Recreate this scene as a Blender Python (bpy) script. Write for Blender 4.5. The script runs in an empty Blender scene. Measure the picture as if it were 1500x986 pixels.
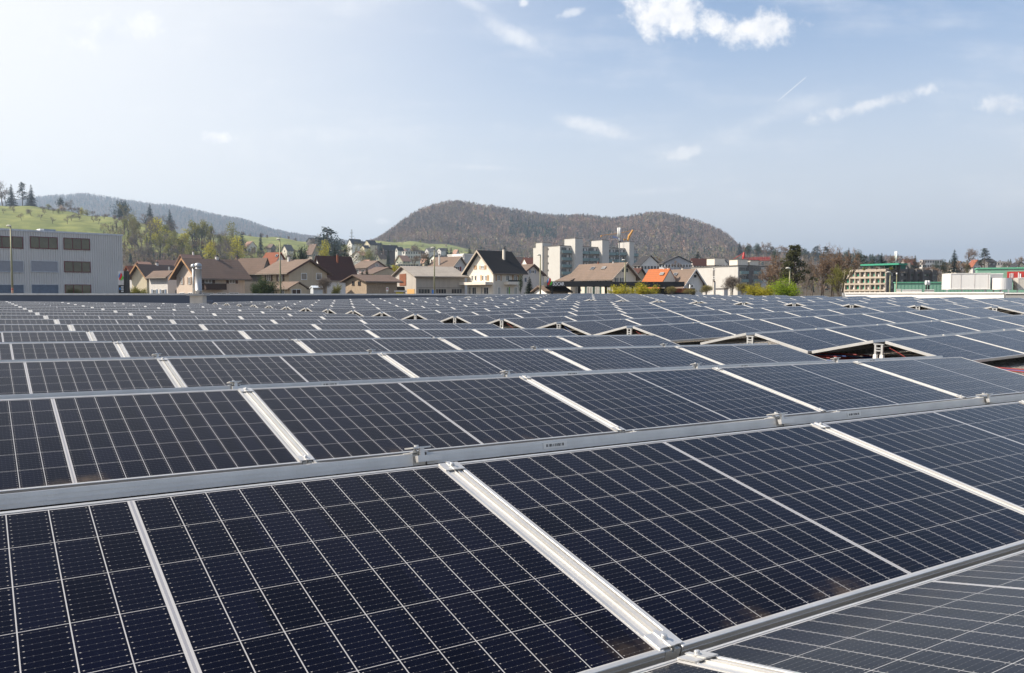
import bpy, math, random
import numpy as np
from mathutils import Matrix, Vector
R = math.radians
random.seed(7); rng = np.random.default_rng(11)
SC = bpy.context.scene; COL = SC.collection

# ------------------------------------------------------------------ camera, world, sun, exposure
FPX, CX, CY = 1206.27, 750.0, 493.0          # focal length and centre in photo pixels (1500 x 986)
YAW, ZC = 0.5852, 7.0
HORIZON = 433.0
PITCH = math.atan((HORIZON - CY) / FPX)
ROOF_PITCH, ROOF_ROLL = -0.0478, 0.0196

def basis(yaw, pitch, roll):
    cy, sy = math.cos(yaw), math.sin(yaw)
    w = Vector((sy*math.cos(pitch), cy*math.cos(pitch), math.sin(pitch)))
    r0 = Vector((cy, -sy, 0)); u0 = r0.cross(w)
    r = math.cos(roll)*r0 + math.sin(roll)*u0; u = -math.sin(roll)*r0 + math.cos(roll)*u0
    return r, u, w
CR, CU, CW = basis(YAW, PITCH, 0.0)
def bmat(b):
    r, u, w = b
    return Matrix(((r.x, u.x, -w.x), (r.y, u.y, -w.y), (r.z, u.z, -w.z)))
CAMPOS = Vector((0, 0, ZC))
cam = bpy.data.cameras.new('camera'); co = bpy.data.objects.new('camera', cam); COL.objects.link(co)
co.matrix_world = Matrix.Translation(CAMPOS) @ bmat((CR, CU, CW)).to_4x4()
cam.sensor_width = 36; cam.lens = 36*FPX/1500; cam.clip_start = 0.05; cam.clip_end = 20000
SC.camera = co
SUN_AZ, SUN_EL = YAW - R(90), R(41)          # azimuth clockwise from +Y
w = bpy.data.worlds.new('World'); SC.world = w; w.use_nodes = True
sun = bpy.data.lights.new('sun', 'SUN'); sun.energy = 4.8; sun.angle = R(0.53); sun.color = (1, .90, .77)
so = bpy.data.objects.new('sun', sun); COL.objects.link(so)
sd = Vector((math.sin(SUN_AZ)*math.cos(SUN_EL), math.cos(SUN_AZ)*math.cos(SUN_EL), math.sin(SUN_EL)))
so.rotation_euler = sd.to_track_quat('Z', 'Y').to_euler(); so.location = (0, 0, 60)
SKY_STRENGTH = 0.11
SC.view_settings.view_transform = 'Standard'; SC.view_settings.look = 'None'
SC.view_settings.exposure = 0.68; SC.view_settings.gamma = 1

# ------------------------------------------------------------------ shader node helpers
class NT:
    def __init__(s, tree): s.t = tree; s.n = tree.nodes; s.l = tree.links
    def node(s, typ, **kw):
        n = s.n.new(typ)
        for k, v in kw.items(): setattr(n, k, v)
        return n
    def put(s, sock, v):
        if isinstance(v, V): s.l.new(v.s, sock)
        elif hasattr(v, 'is_output'): s.l.new(v, sock)
        else: sock.default_value = v
    def math(s, op, a, b=None, c=None, clamp=False):
        n = s.node('ShaderNodeMath', operation=op); n.use_clamp = clamp
        s.put(n.inputs[0], a)
        if b is not None: s.put(n.inputs[1], b)
        if c is not None: s.put(n.inputs[2], c)
        return V(s, n.outputs[0])
    def vmath(s, op, a, b):
        n = s.node('ShaderNodeVectorMath', operation=op); s.put(n.inputs[0], a); s.put(n.inputs[1], b)
        return n
    def smooth(s, x, a, b):
        n = s.node('ShaderNodeMapRange', interpolation_type='SMOOTHSTEP')
        s.put(n.inputs[0], x); n.inputs[1].default_value = a; n.inputs[2].default_value = b
        return V(s, n.outputs[0])
    def mix(s, f, a, b, typ='MIX'):
        n = s.node('ShaderNodeMix', data_type='RGBA', blend_type=typ)
        s.put(n.inputs[0], f); s.put(n.inputs[6], a); s.put(n.inputs[7], b)
        return n.outputs[2]
    def noise(s, vec, scale, detail=4, rough=.55, out=0):
        n = s.node('ShaderNodeTexNoise'); s.put(n.inputs['Scale'], scale)
        n.inputs['Detail'].default_value = detail; n.inputs['Roughness'].default_value = rough
        if vec is not None: s.put(n.inputs['Vector'], vec)
        return V(s, n.outputs[out])
class V:
    def __init__(s, nt, sock): s.nt = nt; s.s = sock
    def __add__(s, o): return s.nt.math('ADD', s, o)
    def __sub__(s, o): return s.nt.math('SUBTRACT', s, o)
    def __mul__(s, o): return s.nt.math('MULTIPLY', s, o)
    def __rsub__(s, o): return s.nt.math('SUBTRACT', o, s)
    def __truediv__(s, o): return s.nt.math('DIVIDE', s, o)
    __radd__ = __add__; __rmul__ = __mul__
    def lt(s, o): return s.nt.math('LESS_THAN', s, o)
    def gt(s, o): return s.nt.math('GREATER_THAN', s, o)
    def frac(s): return s.nt.math('FRACT', s)
    def abs(s): return s.nt.math('ABSOLUTE', s)
    def max(s, o): return s.nt.math('MAXIMUM', s, o)
    def min(s, o): return s.nt.math('MINIMUM', s, o)
def rgb(c): return (c[0], c[1], c[2], 1)

# ---- sky: Nishita plus procedural high cloud placed by direction
nt = NT(w.node_tree); bg = w.node_tree.nodes['Background']; bg.inputs[1].default_value = SKY_STRENGTH
sky = nt.node('ShaderNodeTexSky', sky_type='NISHITA'); sky.sun_disc = False
sky.sun_elevation = SUN_EL; sky.sun_rotation = SUN_AZ
sky.altitude = 300; sky.air_density = 1.0; sky.dust_density = 1.0; sky.ozone_density = 1.6
tc = nt.node('ShaderNodeTexCoord')
DIR = tc.outputs['Generated']
def dotc(v):
    n = nt.vmath('DOT_PRODUCT', DIR, (v.x, v.y, v.z)); return V(nt, n.outputs['Value'])
dw = dotc(CW).max(0.05)
U = dotc(CR)/dw; W_ = dotc(CU)/dw            # gnomonic chart of the sky about one fixed direction
cmb = nt.node('ShaderNodeCombineXYZ'); nt.put(cmb.inputs[0], U); nt.put(cmb.inputs[1], W_)
chart = cmb.outputs[0]
n1 = nt.noise(chart, 9, 7, .62); n2 = nt.noise(chart, 26, 6, .6); n4 = nt.noise(chart, 44, 9, .68)
mp = nt.node('ShaderNodeMapping'); mp.inputs['Rotation'].default_value = (0, 0, R(14)); mp.inputs['Scale'].default_value = (1, 5, 1)
nt.l.new(chart, mp.inputs[0]); n3 = nt.noise(mp.outputs[0], 3.2, 8, .6)
# photo x, y, half width, half height, tilt, opacity, puffy(0..1)
CLOUDS = [(990, 22, 98, 50, -6, 1.0, 1), (1108, 42, 92, 44, 14, .95, 1), (1050, 34, 62, 36, 0, .95, 1), (865, 183, 80, 15, -14, .75, 0),
          (1275, 153, 120, 18, 14, .7, .3), (1470, 150, 50, 22, 0, .6, 1), (1004, 223, 46, 15, 8, .6, 1),
          (960, 279, 75, 9, 4, .6, 0), (748, 48, 80, 17, -30, .6, 0), (315, 202, 34, 13, 0, 1.0, 1), (838, 18, 32, 11, 20, .6, .4),
          (165, 45, 110, 30, 5, .55, 1), (700, 10, 60, 12, -25, .45, 0), (565, 324, 22, 8, 0, .7, 1), (400, 322, 26, 7, 0, .6, 1), (768, 5, 12, 9, 0, .8, 1),
          (540, 274, 90, 6, 3, .45, 0), (700, 245, 120, 7, -3, .4, 0), (1120, 175, 150, 22, 20, .35, 0)]
cover = None
for (px, py, rx, ry, tl, op, pf) in CLOUDS:
    u0, v0 = (px-CX)/FPX, (CY-py)/FPX; a = R(tl); ca, sa = math.cos(a), math.sin(a)
    du, dv = U - u0, W_ - v0
    x = (du*ca + dv*sa) * (FPX/rx); y = (dv*ca - du*sa) * (FPX/ry)
    body = nt.math('SUBTRACT', 1.0, nt.math('SQRT', x*x + y*y))
    if pf: g = body*1.0 + (n1-.5)*1.7 + (n2-.5)*1.3 + (n4-.5)*1.3; f = nt.smooth(g, .12, .80) * op
    else: g = body*.8 + (n3-.5)*2.3 + (n4-.5)*1.0; f = nt.smooth(g, -.08, .95) * op
    cover = f if cover is None else cover.max(f)
veil = nt.smooth(n3 + (n1-.5)*.35, .44, .82) * .42
cover = cover.max(veil)
for (xa, ya, xb, yb, op) in [(1137, 150, 1182, 112, .55), (314, 160, 330, 177, .5)]:      # short contrails
    ua, va, ub, vb = (xa-CX)/FPX, (CY-ya)/FPX, (xb-CX)/FPX, (CY-yb)/FPX
    L_ = math.hypot(ub-ua, vb-va); cx, sx = (ub-ua)/L_, (vb-va)/L_
    du, dv = U-ua, W_-va
    t = du*cx + dv*sx; dd = (dv*cx - du*sx).abs()
    cover = cover.max(nt.smooth(dd, .0011, .0002) * nt.smooth(t, -.002, .004) * nt.smooth(t, L_+.001, L_-.004) * op)
cloudcol = nt.mix(nt.smooth(n2, .3, .7), rgb((5.2, 5.35, 5.7)), rgb((7.0, 6.85, 6.7)))
sdot = V(nt, nt.vmath('DOT_PRODUCT', DIR, (sd.x, sd.y, sd.z)).outputs['Value'])
dz = nt.node('ShaderNodeSeparateXYZ'); nt.l.new(DIR, dz.inputs[0]); elev = V(nt, dz.outputs[2])
glow = nt.smooth(sdot, .0, .62)*.88*nt.smooth(elev, .80, .30) + .02            # thin high haze, brighter round the sun
low = nt.smooth(elev, .36, .02)*.90                    # whiter towards the horizon
hazef = 1 - (1 - glow)*(1 - low)
hcol = nt.mix(nt.smooth(sdot, -.2, .6), rgb((5.0, 4.92, 4.98)), rgb((6.3, 6.15, 5.95)))
col = nt.mix(hazef, sky.outputs[0], hcol)
col = nt.mix(cover, col, cloudcol)
nt.l.new(col, bg.inputs[0])

# ------------------------------------------------------------------ materials
MATS = {}
def pm(name, c, rough=.8, metal=0., var=.12, scale=3., bump=0., bscale=40., c2=None, spec=.4, stretch=None, island=0.):
    if name in MATS: return MATS[name]
    m = bpy.data.materials.new(name); m.use_nodes = True; t = NT(m.node_tree); b = t.n['Principled BSDF']
    b.inputs['Roughness'].default_value = rough; b.inputs['Metallic'].default_value = metal
    b.inputs['Specular IOR Level'].default_value = spec
    tc = t.node('ShaderNodeTexCoord'); vec = tc.outputs['Object']
    if stretch:
        mp = t.node('ShaderNodeMapping'); mp.inputs['Scale'].default_value = stretch; t.l.new(vec, mp.inputs[0]); vec = mp.outputs[0]
    f = t.smooth(t.noise(vec, scale, 5, .6), .25, .75)
    lo = tuple(x*(1-var) for x in c); hi = c2 if c2 else tuple(min(1, x*(1+var)) for x in c)
    colr = t.mix(f, rgb(lo), rgb(hi))
    oi = t.node('ShaderNodeObjectInfo')
    k = V(t, oi.outputs['Random'])*.16 + .92
    if island:
        g = t.node('ShaderNodeNewGeometry'); k = k * (V(t, g.outputs['Random Per Island'])*island + (1-island*.5))
    colr = t.mix(1.0, colr, vecof(t, k), 'MULTIPLY')
    t.put(b.inputs['Base Color'], colr)
    if bump:
        bn = t.node('ShaderNodeBump'); bn.inputs['Strength'].default_value = bump; bn.inputs['Distance'].default_value = .03
        t.put(bn.inputs['Height'], t.noise(vec, bscale, 4)); t.l.new(bn.outputs[0], b.inputs['Normal'])
    MATS[name] = m; return m
def vecof(t, k):
    c = t.node('ShaderNodeCombineColor')
    for i in range(3): t.put(c.inputs[i], k)
    return c.outputs[0]

def wall_mat(name, c, streak=.10):
    """plaster: mottled with faint vertical weather streaks"""
    if name in MATS: return MATS[name]
    m = bpy.data.materials.new(name); m.use_nodes = True; t = NT(m.node_tree); b = t.n['Principled BSDF']
    b.inputs['Roughness'].default_value = .9; b.inputs['Specular IOR Level'].default_value = .2
    tc = t.node('ShaderNodeTexCoord'); o = tc.outputs['Object']
    mp = t.node('ShaderNodeMapping'); mp.inputs['Scale'].default_value = (2.2, 2.2, .12); t.l.new(o, mp.inputs[0])
    f = t.smooth(t.noise(mp.outputs[0], 1.6, 5, .6), .35, .8)*.6 + t.smooth(t.noise(o, .7, 5, .65), .3, .8)*.4
    colr = t.mix(f, rgb(c), rgb(tuple(x*(1-streak*2.2) for x in c)))
    t.put(b.inputs['Base Color'], colr); MATS[name] = m; return m
def roof_mat(name, c, c2=None, amt=.35):
    """clay tiles: courses of tiles of slightly different tone, moss patches"""
    if name in MATS: return MATS[name]
    m = bpy.data.materials.new(name); m.use_nodes = True; t = NT(m.node_tree); b = t.n['Principled BSDF']
    b.inputs['Roughness'].default_value = .85; b.inputs['Specular IOR Level'].default_value = .25
    tc = t.node('ShaderNodeTexCoord'); o = tc.outputs['Object']
    mp = t.node('ShaderNodeMapping'); mp.inputs['Scale'].default_value = (1, 1, 2.2); t.l.new(o, mp.inputs[0])
    f = t.smooth(t.noise(mp.outputs[0], 3.2, 3, .7), .3, .7)
    g = t.smooth(t.noise(o, .35, 5, .65), .35, .75)
    vz = t.node('ShaderNodeSeparateXYZ'); t.l.new(o, vz.inputs[0])
    course = (V(t, vz.outputs[2])*3.0).frac()
    c2 = c2 or tuple(x*.6 for x in c)
    colr = t.mix(f*amt + g*.45, rgb(c), rgb(c2))
    colr = t.mix(course.lt(.22)*.35, colr, rgb(tuple(x*.5 for x in c)))
    t.put(b.inputs['Base Color'], colr)
    bn = t.node('ShaderNodeBump'); bn.inputs['Strength'].default_value = .5; bn.inputs['Distance'].default_value = .05
    t.put(bn.inputs['Height'], course); t.l.new(bn.outputs[0], b.inputs['Normal'])
    MATS[name] = m; return m

alu = pm('anodised aluminium', (.58, .57, .55), .42, .55, .09, 6, .05, 120, spec=.5)
alu_b = pm('bare aluminium rail', (.60, .585, .55), .5, .35, .07, 5, .08, 90, spec=.5)
steel = pm('galvanised steel', (.55, .55, .54), .45, .7, .12, 20)
dark = pm('dark gap', (.03, .03, .03), .8)
white_pl = pm('white plastic', (.75, .73, .68), .5, 0, .05)
backsheet = pm('white backsheet', (.6, .6, .6), .6)
glass_dk = pm('window glass', (.03, .035, .04), .06, 0, .3, .6, spec=.6)
glass_lt = pm('curtained window glass', (.22, .21, .19), .12, 0, .3, .8, spec=.6)
white_fr = pm('white paint', (.75, .74, .71), .5, 0, .05)
olive = pm('olive lamp pole paint', (.22, .21, .12), .5, .2, .1)
red_cab = pm('red cable sheath', (.22, .03, .026), .6)
blue_cab = pm('blue cable sheath', (.03, .07, .22), .6)

# ---- photovoltaic cells
PL, PW, PH, LIP = 1.797, 1.04, .040, .011     # module length, width, frame height, lip
def cell_material():
    m = bpy.data.materials.new('monocrystalline half cells under glass'); m.use_nodes = True
    t = NT(m.node_tree); b = t.n['Principled BSDF']
    tc = t.node('ShaderNodeTexCoord'); sp = t.node('ShaderNodeSeparateXYZ'); t.l.new(tc.outputs['Object'], sp.inputs[0])
    X, Y = V(t, sp.outputs[0]), V(t, sp.outputs[1])
    mid, mx, my = .015, .004, .005
    px = (PL/2 - LIP - mx - mid/2)/10; py = (PW - 2*LIP - 2*my)/6
    xl = X.abs() - mid/2; yl = Y - (LIP + my)
    fx = (xl/px).frac()*px; fy = (yl/py).frac()*py
    ex = fx.min(px - fx); ey = fy.min(py - fy)
    linex = ex.lt(.00115).max(xl.lt(0)).max(xl.gt(10*px))
    liney = ey.lt(.0008).max(yl.lt(0)).max(yl.gt(6*py))
    line = linex.max(liney)
    corner = (ex + ey).lt(.0075)                       # pseudo-square cell corners
    line = line.max(corner*.0)
    bb = py/9; fb = ((fy/bb).frac() - .5).abs()*bb     # nine busbars a cell, along the module
    bar = fb.lt(.00035)
    pad1 = (fx - .0075).abs().lt(.0016).max((px - fx - .0075).abs().lt(.0016))
    pads = (fb.lt(.0011))*pad1
    fd = ((fx/(px/6)).frac() - .5).abs()*(px/6)
    small = fb.lt(.0008)*fd.lt(.0011)
    # tone of a cell: slight blue difference from cell to cell
    cid = t.node('ShaderNodeCombineXYZ'); t.put(cid.inputs[0], t.math('FLOOR', (X + 2)/px)); t.put(cid.inputs[1], t.math('FLOOR', yl/py))
    oi = t.node('ShaderNodeObjectInfo'); t.put(cid.inputs[2], V(t, oi.outputs['Random'])*50)
    wn = t.node('ShaderNodeTexWhiteNoise'); t.l.new(cid.outputs[0], wn.inputs[0])
    cell = t.mix(V(t, wn.outputs[0]), rgb((.0016, .0021, .0065)), rgb((.0030, .0038, .0115)))
    c = t.mix(bar*.18, cell, rgb((.25, .25, .26)))
    c = t.mix(small*.22, c, rgb((.45, .43, .40)))
    c = t.mix(pads*.42, c, rgb((.62, .58, .52)))
    midbar = X.abs().lt(.0030)*yl.gt(0)*yl.lt(6*py)
    wht = t.mix(midbar, rgb((.43, .42, .41)), rgb((.27, .27, .29)))
    c = t.mix(line, c, wht)
    # dust: thin film and a brown crust along the low edge
    ov = t.node('ShaderNodeVectorMath', operation='ADD'); t.l.new(tc.outputs['Object'], ov.inputs[0])
    rv = t.node('ShaderNodeCombineXYZ'); t.put(rv.inputs[2], V(t, oi.outputs['Random'])*61.0); t.l.new(rv.outputs[0], ov.inputs[1]); ov = ov.outputs[0]
    d1 = t.smooth(t.noise(ov, 2.3, 6, .65), .35, .85)
    d2 = t.noise(ov, 38, 5, .7)
    drop = t.smooth(t.noise(ov, 13, 3, .55), .765, .80)*.45          # dried splashes, bird marks
    run = t.node('ShaderNodeMapping'); run.inputs['Scale'].default_value = (26, 1.2, 1); t.l.new(ov, run.inputs[0])
    runs = t.smooth(t.noise(run.outputs[0], 1.0, 3, .6), .60, .80)*t.smooth(Y, .35, 1.0)   # faint runs down the slope
    crust = t.smooth(Y + d2*.05 + d1*.05, PW - .055, PW + .045)
    spk = t.smooth(t.noise(ov, 210, 2, .5), .74, .80)
    c = t.mix((d1*.003 + spk*.05 + runs*.007).max(drop), c, rgb((.42, .38, .33)))
    c = t.mix(crust*.42*t.smooth(d1, .2, .9), c, rgb((.22, .16, .10)))
    t.put(b.inputs['Base Color'], c)
    t.put(b.inputs['Roughness'], d1*.08 + .11)
    b.inputs['IOR'].default_value = 1.145; b.inputs['Specular IOR Level'].default_value = .5
    b.inputs['Specular Tint'].default_value = (.58, .72, 1, 1)      # blue anti-reflection coating
    b.inputs['Sheen Weight'].default_value = .008; b.inputs['Sheen Roughness'].default_value = .35; b.inputs['Sheen Tint'].default_value = (1, .93, .85, 1)   # dust film
    return m
cells = cell_material()

def metal_facade(name, c):
    m = pm(name, c, .55, .3, .06, .5, stretch=(1, 1, .3)); return m

# ------------------------------------------------------------------ mesh helpers
class MB:
    def __init__(s): s.v = []; s.f = []; s.mi = []; s.cur = 0
    def add(s, vs, fs):
        o = len(s.v); s.v += [tuple(x) for x in vs]
        for f in fs: s.f.append(tuple(i+o for i in f)); s.mi.append(s.cur)
        return s
    def box(s, x0, x1, y0, y1, z0, z1, fr=None):
        vs = [(x, y, z) for z in (z0, z1) for y in (y0, y1) for x in (x0, x1)]
        if fr:
            o, ex, ey, ez = fr; vs = [o + ex*a + ey*b_ + ez*c for a, b_, c in vs]
        return s.add(vs, [(0, 2, 3, 1), (4, 5, 7, 6), (0, 1, 5, 4), (2, 6, 7, 3), (0, 4, 6, 2), (1, 3, 7, 5)])
    def tube(s, pts, rad, n=8, cap=True):
        pts = [Vector(p) for p in pts]; rad = rad if isinstance(rad, (list, tuple)) else [rad]*len(pts)
        o = len(s.v); K = len(pts)
        for i, p in enumerate(pts):
            d = (pts[min(i+1, K-1)] - pts[max(i-1, 0)]).normalized()
            a = d.orthogonal().normalized() if i == 0 else (a - d*a.dot(d)).normalized()
            b = d.cross(a)
            for k in range(n):
                th = 2*math.pi*k/n; s.v.append(tuple(p + (a*math.cos(th) + b*math.sin(th))*rad[i]))
        for i in range(K-1):
            for k in range(n):
                s.f.append((o+i*n+k, o+i*n+(k+1) % n, o+(i+1)*n+(k+1) % n, o+(i+1)*n+k)); s.mi.append(s.cur)
        if cap:
            s.f.append(tuple(o+k for k in range(n))[::-1]); s.f.append(tuple(o+(K-1)*n+k for k in range(n))); s.mi += [s.cur]*2
        return s
    def lathe(s, prof, n=20, c=(0, 0)):
        o = len(s.v)
        for r_, z in prof:
            for k in range(n):
                th = 2*math.pi*k/n; s.v.append((c[0]+r_*math.cos(th), c[1]+r_*math.sin(th), z))
        for i in range(len(prof)-1):
            for k in range(n):
                s.f.append((o+i*n+k, o+i*n+(k+1) % n, o+(i+1)*n+(k+1) % n, o+(i+1)*n+k)); s.mi.append(s.cur)
        s.f.append(tuple(o+k for k in range(n))[::-1]); s.f.append(tuple(o+(len(prof)-1)*n+k for k in range(n))); s.mi += [s.cur]*2
        return s
    def mesh(s, name, mats, smooth=False):
        me = bpy.data.meshes.new(name); me.from_pydata(s.v, [], s.f)
        for m in (mats if isinstance(mats, (list, tuple)) else [mats]): me.materials.append(m)
        if isinstance(mats, (list, tuple)) and len(mats) > 1: me.polygons.foreach_set('material_index', s.mi)
        if smooth: me.polygons.foreach_set('use_smooth', [True]*len(me.polygons))
        me.update(); return me
    def obj(s, name, mats, parent=None, smooth=False):
        return link(name, s.mesh(name, mats, smooth), parent)
def link(name, me, parent=None, mat=None):
    o = bpy.data.objects.new(name, me); COL.objects.link(o)
    if parent: o.parent = parent
    if mat is not None: o.matrix_local = mat
    return o
def tag(o, label=None, cat=None, group=None, kind=None):
    if label: o['label'] = label
    if cat: o['category'] = cat
    if group: o['group'] = group
    if kind: o['kind'] = kind
    return o
def thing(name, label, cat, loc=(0, 0, 0), group=None, rz=0):
    o = bpy.data.objects.new(name, None); COL.objects.link(o); o.location = loc; o.rotation_euler = (0, 0, rz)
    o.empty_display_size = .2
    return tag(o, label, cat, group)
def npmesh(name, v, f, mats, mi=None):
    """fast mesh from numpy triangles/quads"""
    me = bpy.data.meshes.new(name); f = np.asarray(f, np.int32); v = np.asarray(v, np.float32)
    k = f.shape[1]; me.vertices.add(len(v)); me.vertices.foreach_set('co', v.ravel())
    me.loops.add(f.size); me.loops.foreach_set('vertex_index', f.ravel())
    me.polygons.add(len(f)); me.polygons.foreach_set('loop_start', np.arange(0, f.size, k, dtype=np.int32))
    me.polygons.foreach_set('loop_total', np.full(len(f), k, np.int32))
    for m in (mats if isinstance(mats, (list, tuple)) else [mats]): me.materials.append(m)
    if mi is not None: me.polygons.foreach_set('material_index', np.asarray(mi, np.int32))
    me.polygons.foreach_set('use_smooth', np.zeros(len(f), bool)); me.update(calc_edges=True); me.validate(); return me
ORD = ['first', 'second', 'third', 'fourth', 'fifth', 'sixth', 'seventh', 'eighth', 'ninth', 'tenth', 'eleventh', 'twelfth', 'thirteenth',
       'fourteenth', 'fifteenth', 'sixteenth', 'seventeenth', 'eighteenth', 'nineteenth', 'twentieth', 'twenty-first', 'twenty-second', 'twenty-third',
       'twenty-fourth', 'twenty-fifth', 'twenty-sixth', 'twenty-seventh', 'twenty-eighth', 'twenty-ninth', 'thirtieth'] + ['%dth' % i for i in range(31, 120)]

# photo pixel + horizontal distance -> world point (used only to find where far things stand)
FH = Vector((math.sin(YAW), math.cos(YAW), 0)); RH = Vector((math.cos(YAW), -math.sin(YAW), 0))
def at(px, py, d):
    v = CW + CR*((px-CX)/FPX) - CU*((py-CY)/FPX)
    return CAMPOS + v*(d/v.dot(FH))
def px_of(p):
    q = p - CAMPOS; return CX + FPX*q.dot(CR)/q.dot(CW)
def z_of(py, p):
    """height of photo row py at the distance of p"""
    d = (p - CAMPOS).dot(FH); return at(px_of(p), py, d).z
def solve_t(c, dr, px):
    """t so that c + t*dr is seen in column px"""
    k = (px-CX)/FPX; n = CR - CW*k
    return -(c - CAMPOS).dot(n)/dr.dot(n)

# ------------------------------------------------------------------ roof frame
MR = bmat((CR, CU, CW)) @ bmat(basis(YAW, ROOF_PITCH, ROOF_ROLL)).transposed()
ROOF = Matrix.Translation(CAMPOS) @ MR.to_4x4()
T12 = .2149; RP, RL, RY0, RX0 = 2.29, 1.8488, 2.2691, 1.2665
RH0 = -.5306; GAP = .192; X2, X3 = 10.70, 24.5424
def ridge(field, k, x):
    """ridge line (roof frame): Y of the row's near top edge and Z at x"""
    if field == 1: return RY0 + k*RP + (.032 if k < 0 else 0), RH0
    y = RY0 + k*RP + (-.1335 if k < 4 else .5353)
    if field == 2: return y, -.5174 + .0376*(x-X2) - .0037*(k-4)
    return y, .0006 + .0350*(x-X3) - .0013*(k-4)
def panel_matrix(field, k, n, back=False):
    x0 = {1: RX0, 2: X2, 3: X3}[field]; xc = x0 + (n+.5)*RL
    y, z = ridge(field, k, xc); sl = {1: 0, 2: .0376, 3: .0350}[field]
    c, s = math.cos(T12), math.sin(T12)
    if back: Xa = Vector((1, 0, sl)).normalized(); Ya = Vector((0, c, -s)); y += GAP
    else: Xa = Vector((-1, 0, -sl)).normalized(); Ya = Vector((0, -c, -s))
    Ya = (Ya - Xa*Ya.dot(Xa)).normalized(); Za = Xa.cross(Ya)
    m = Matrix(((Xa.x, Ya.x, Za.x, xc), (Xa.y, Ya.y, Za.y, y), (Xa.z, Ya.z, Za.z, z), (0, 0, 0, 1)))
    return ROOF @ m

# module meshes: origin on the middle of the high edge, y runs down the slope
def frame_mesh():
    b = MB(); L, W, H = PL/2, PW, PH
    def ring(x, y0, y1, z): return [(-x, y0, z), (x, y0, z), (x, y1, z), (-x, y1, z)]
    ch = .0012
    rings = [ring(L-.028, .028, W-.028, -H), ring(L, 0, W, -H), ring(L, 0, W, -ch), ring(L-ch, ch, W-ch, 0), ring(L-LIP, LIP, W-LIP, 0), ring(L-LIP, LIP, W-LIP, -.004)]
    vs = [v for r_ in rings for v in r_]; fs = []
    for i in range(len(rings)-1):
        for k in range(4):
            fs.append((i*4+k, i*4+(k+1) % 4, (i+1)*4+(k+1) % 4, (i+1)*4+k))
    b.add(vs, fs)
    # shallow extrusion groove lines on the long outer sides
    for y, sgn in ((0, -1), (W, 1)):
        for z in (-.013, -.027):
            y0, y1 = sorted((y, y + sgn*.0016))
            b.box(-L, L, y0, y1, z-.0012, z+.0012)
    return b.mesh('panel_frame', alu)
def glass_mesh():
    b = MB(); L = PL/2
    b.box(-L+LIP, L-LIP, LIP, PW-LIP, -.0065, -.0022)
    return b.mesh('cell_sheet', cells)
FRAME_ME, GLASS_ME = frame_mesh(), glass_mesh()
def sticker_mesh():
    b = MB(); b.cur = 0; b.box(-.055, .055, -.0022, -.0017, -.030, -.008)
    b.cur = 1
    x = -.042
    while x < .040:
        wd = random.choice((.002, .003, .005)); b.box(x, x+wd, -.0026, -.0022, -.024, -.014); x += wd + random.choice((.002, .003, .005))
    return b.mesh('type_label', [white_pl, dark])
STICK_ME = sticker_mesh()

# ---- roof structure: gravel deck under the modules
def deck_z(x, y):
    z1 = RH0 - .36
    if x < 10.35: return z1
    yy = (y - RY0 - 4*RP)/RP
    return z1 + .0370*(x-10.35)
def gravel_mat():
    m = bpy.data.materials.new('roof gravel'); m.use_nodes = True; t = NT(m.node_tree); b = t.n['Principled BSDF']
    tc = t.node('ShaderNodeTexCoord'); vo = t.node('ShaderNodeTexVoronoi'); vo.inputs['Scale'].default_value = 28; t.l.new(tc.outputs['Object'], vo.inputs[0])
    g = t.node('ShaderNodeSeparateColor'); t.l.new(vo.outputs['Color'], g.inputs[0])
    c = t.mix(V(t, g.outputs[0]), rgb((.16, .14, .11)), rgb((.50, .45, .38)))
    c = t.mix(t.smooth(V(t, vo.outputs['Distance']), .35, .75), c, rgb((.06, .05, .04)))
    t.put(b.inputs['Base Color'], c); b.inputs['Roughness'].default_value = .95
    bn = t.node('ShaderNodeBump'); bn.inputs['Strength'].default_value = 1; bn.inputs['Distance'].default_value = .03
    t.put(bn.inputs['Height'], 1 - V(t, vo.outputs['Distance'])); t.l.new(bn.outputs[0], b.inputs['Normal'])
    return m
xs = [-14, 10.35, 37.6]; ys = [-6, 47.6]
b = MB(); vv = []
for x in xs:
    for y in ys: vv.append(ROOF @ Vector((x, y, deck_z(x, y))))
b.add(vv, [(0, 2, 3, 1), (2, 4, 5, 3)])
low = [Vector((v.x, v.y, 0)) for v in vv]
b.add([*vv, *low], [(0, 6, 8, 2), (2, 8, 10, 4), (4, 10, 11, 5), (5, 11, 9, 3), (3, 9, 7, 1), (1, 7, 6, 0)])
tag(b.obj('roof_deck', gravel_mat()), kind='structure')

# ---- solar panels
def panel_label(field, k, n, back):
    """row counted from the camera, place counted from the aisle, at most sixteen words"""
    if field == 1:
        row = '%s row of the near field' % ORD[k] if k >= 0 else 'the lowest half row, bottom right'
        pos = '%s from its right end' % ORD[3-n]
    else:
        row = '%s row of the %s field' % (ORD[k-(2 if field == 2 else 4)], 'middle' if field == 2 else 'far')
        pos = '%s from its left end' % ORD[n]
    return ('solar panel sloping away, %s, %s' if back else 'dark solar panel, %s, %s') % (row, pos)
fronts, backs = [], []
for k in range(0, 16):
    for n in range(-2, 4):
        xl = RX0 + (n+1)*RL; y = RY0 + k*RP
        if xl < .03*y - 2.9: continue
        fronts.append((1, k, n)); backs.append((1, k, n))
for n in range(-1, 4): backs.append((1, -1, n))
for k in range(2, 19):
    for n in range(7): fronts.append((2, k, n)); backs.append((2, k, n))
for k in range(4, 19):
    for n in range(6): fronts.append((3, k, n)); backs.append((3, k, n))
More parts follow.
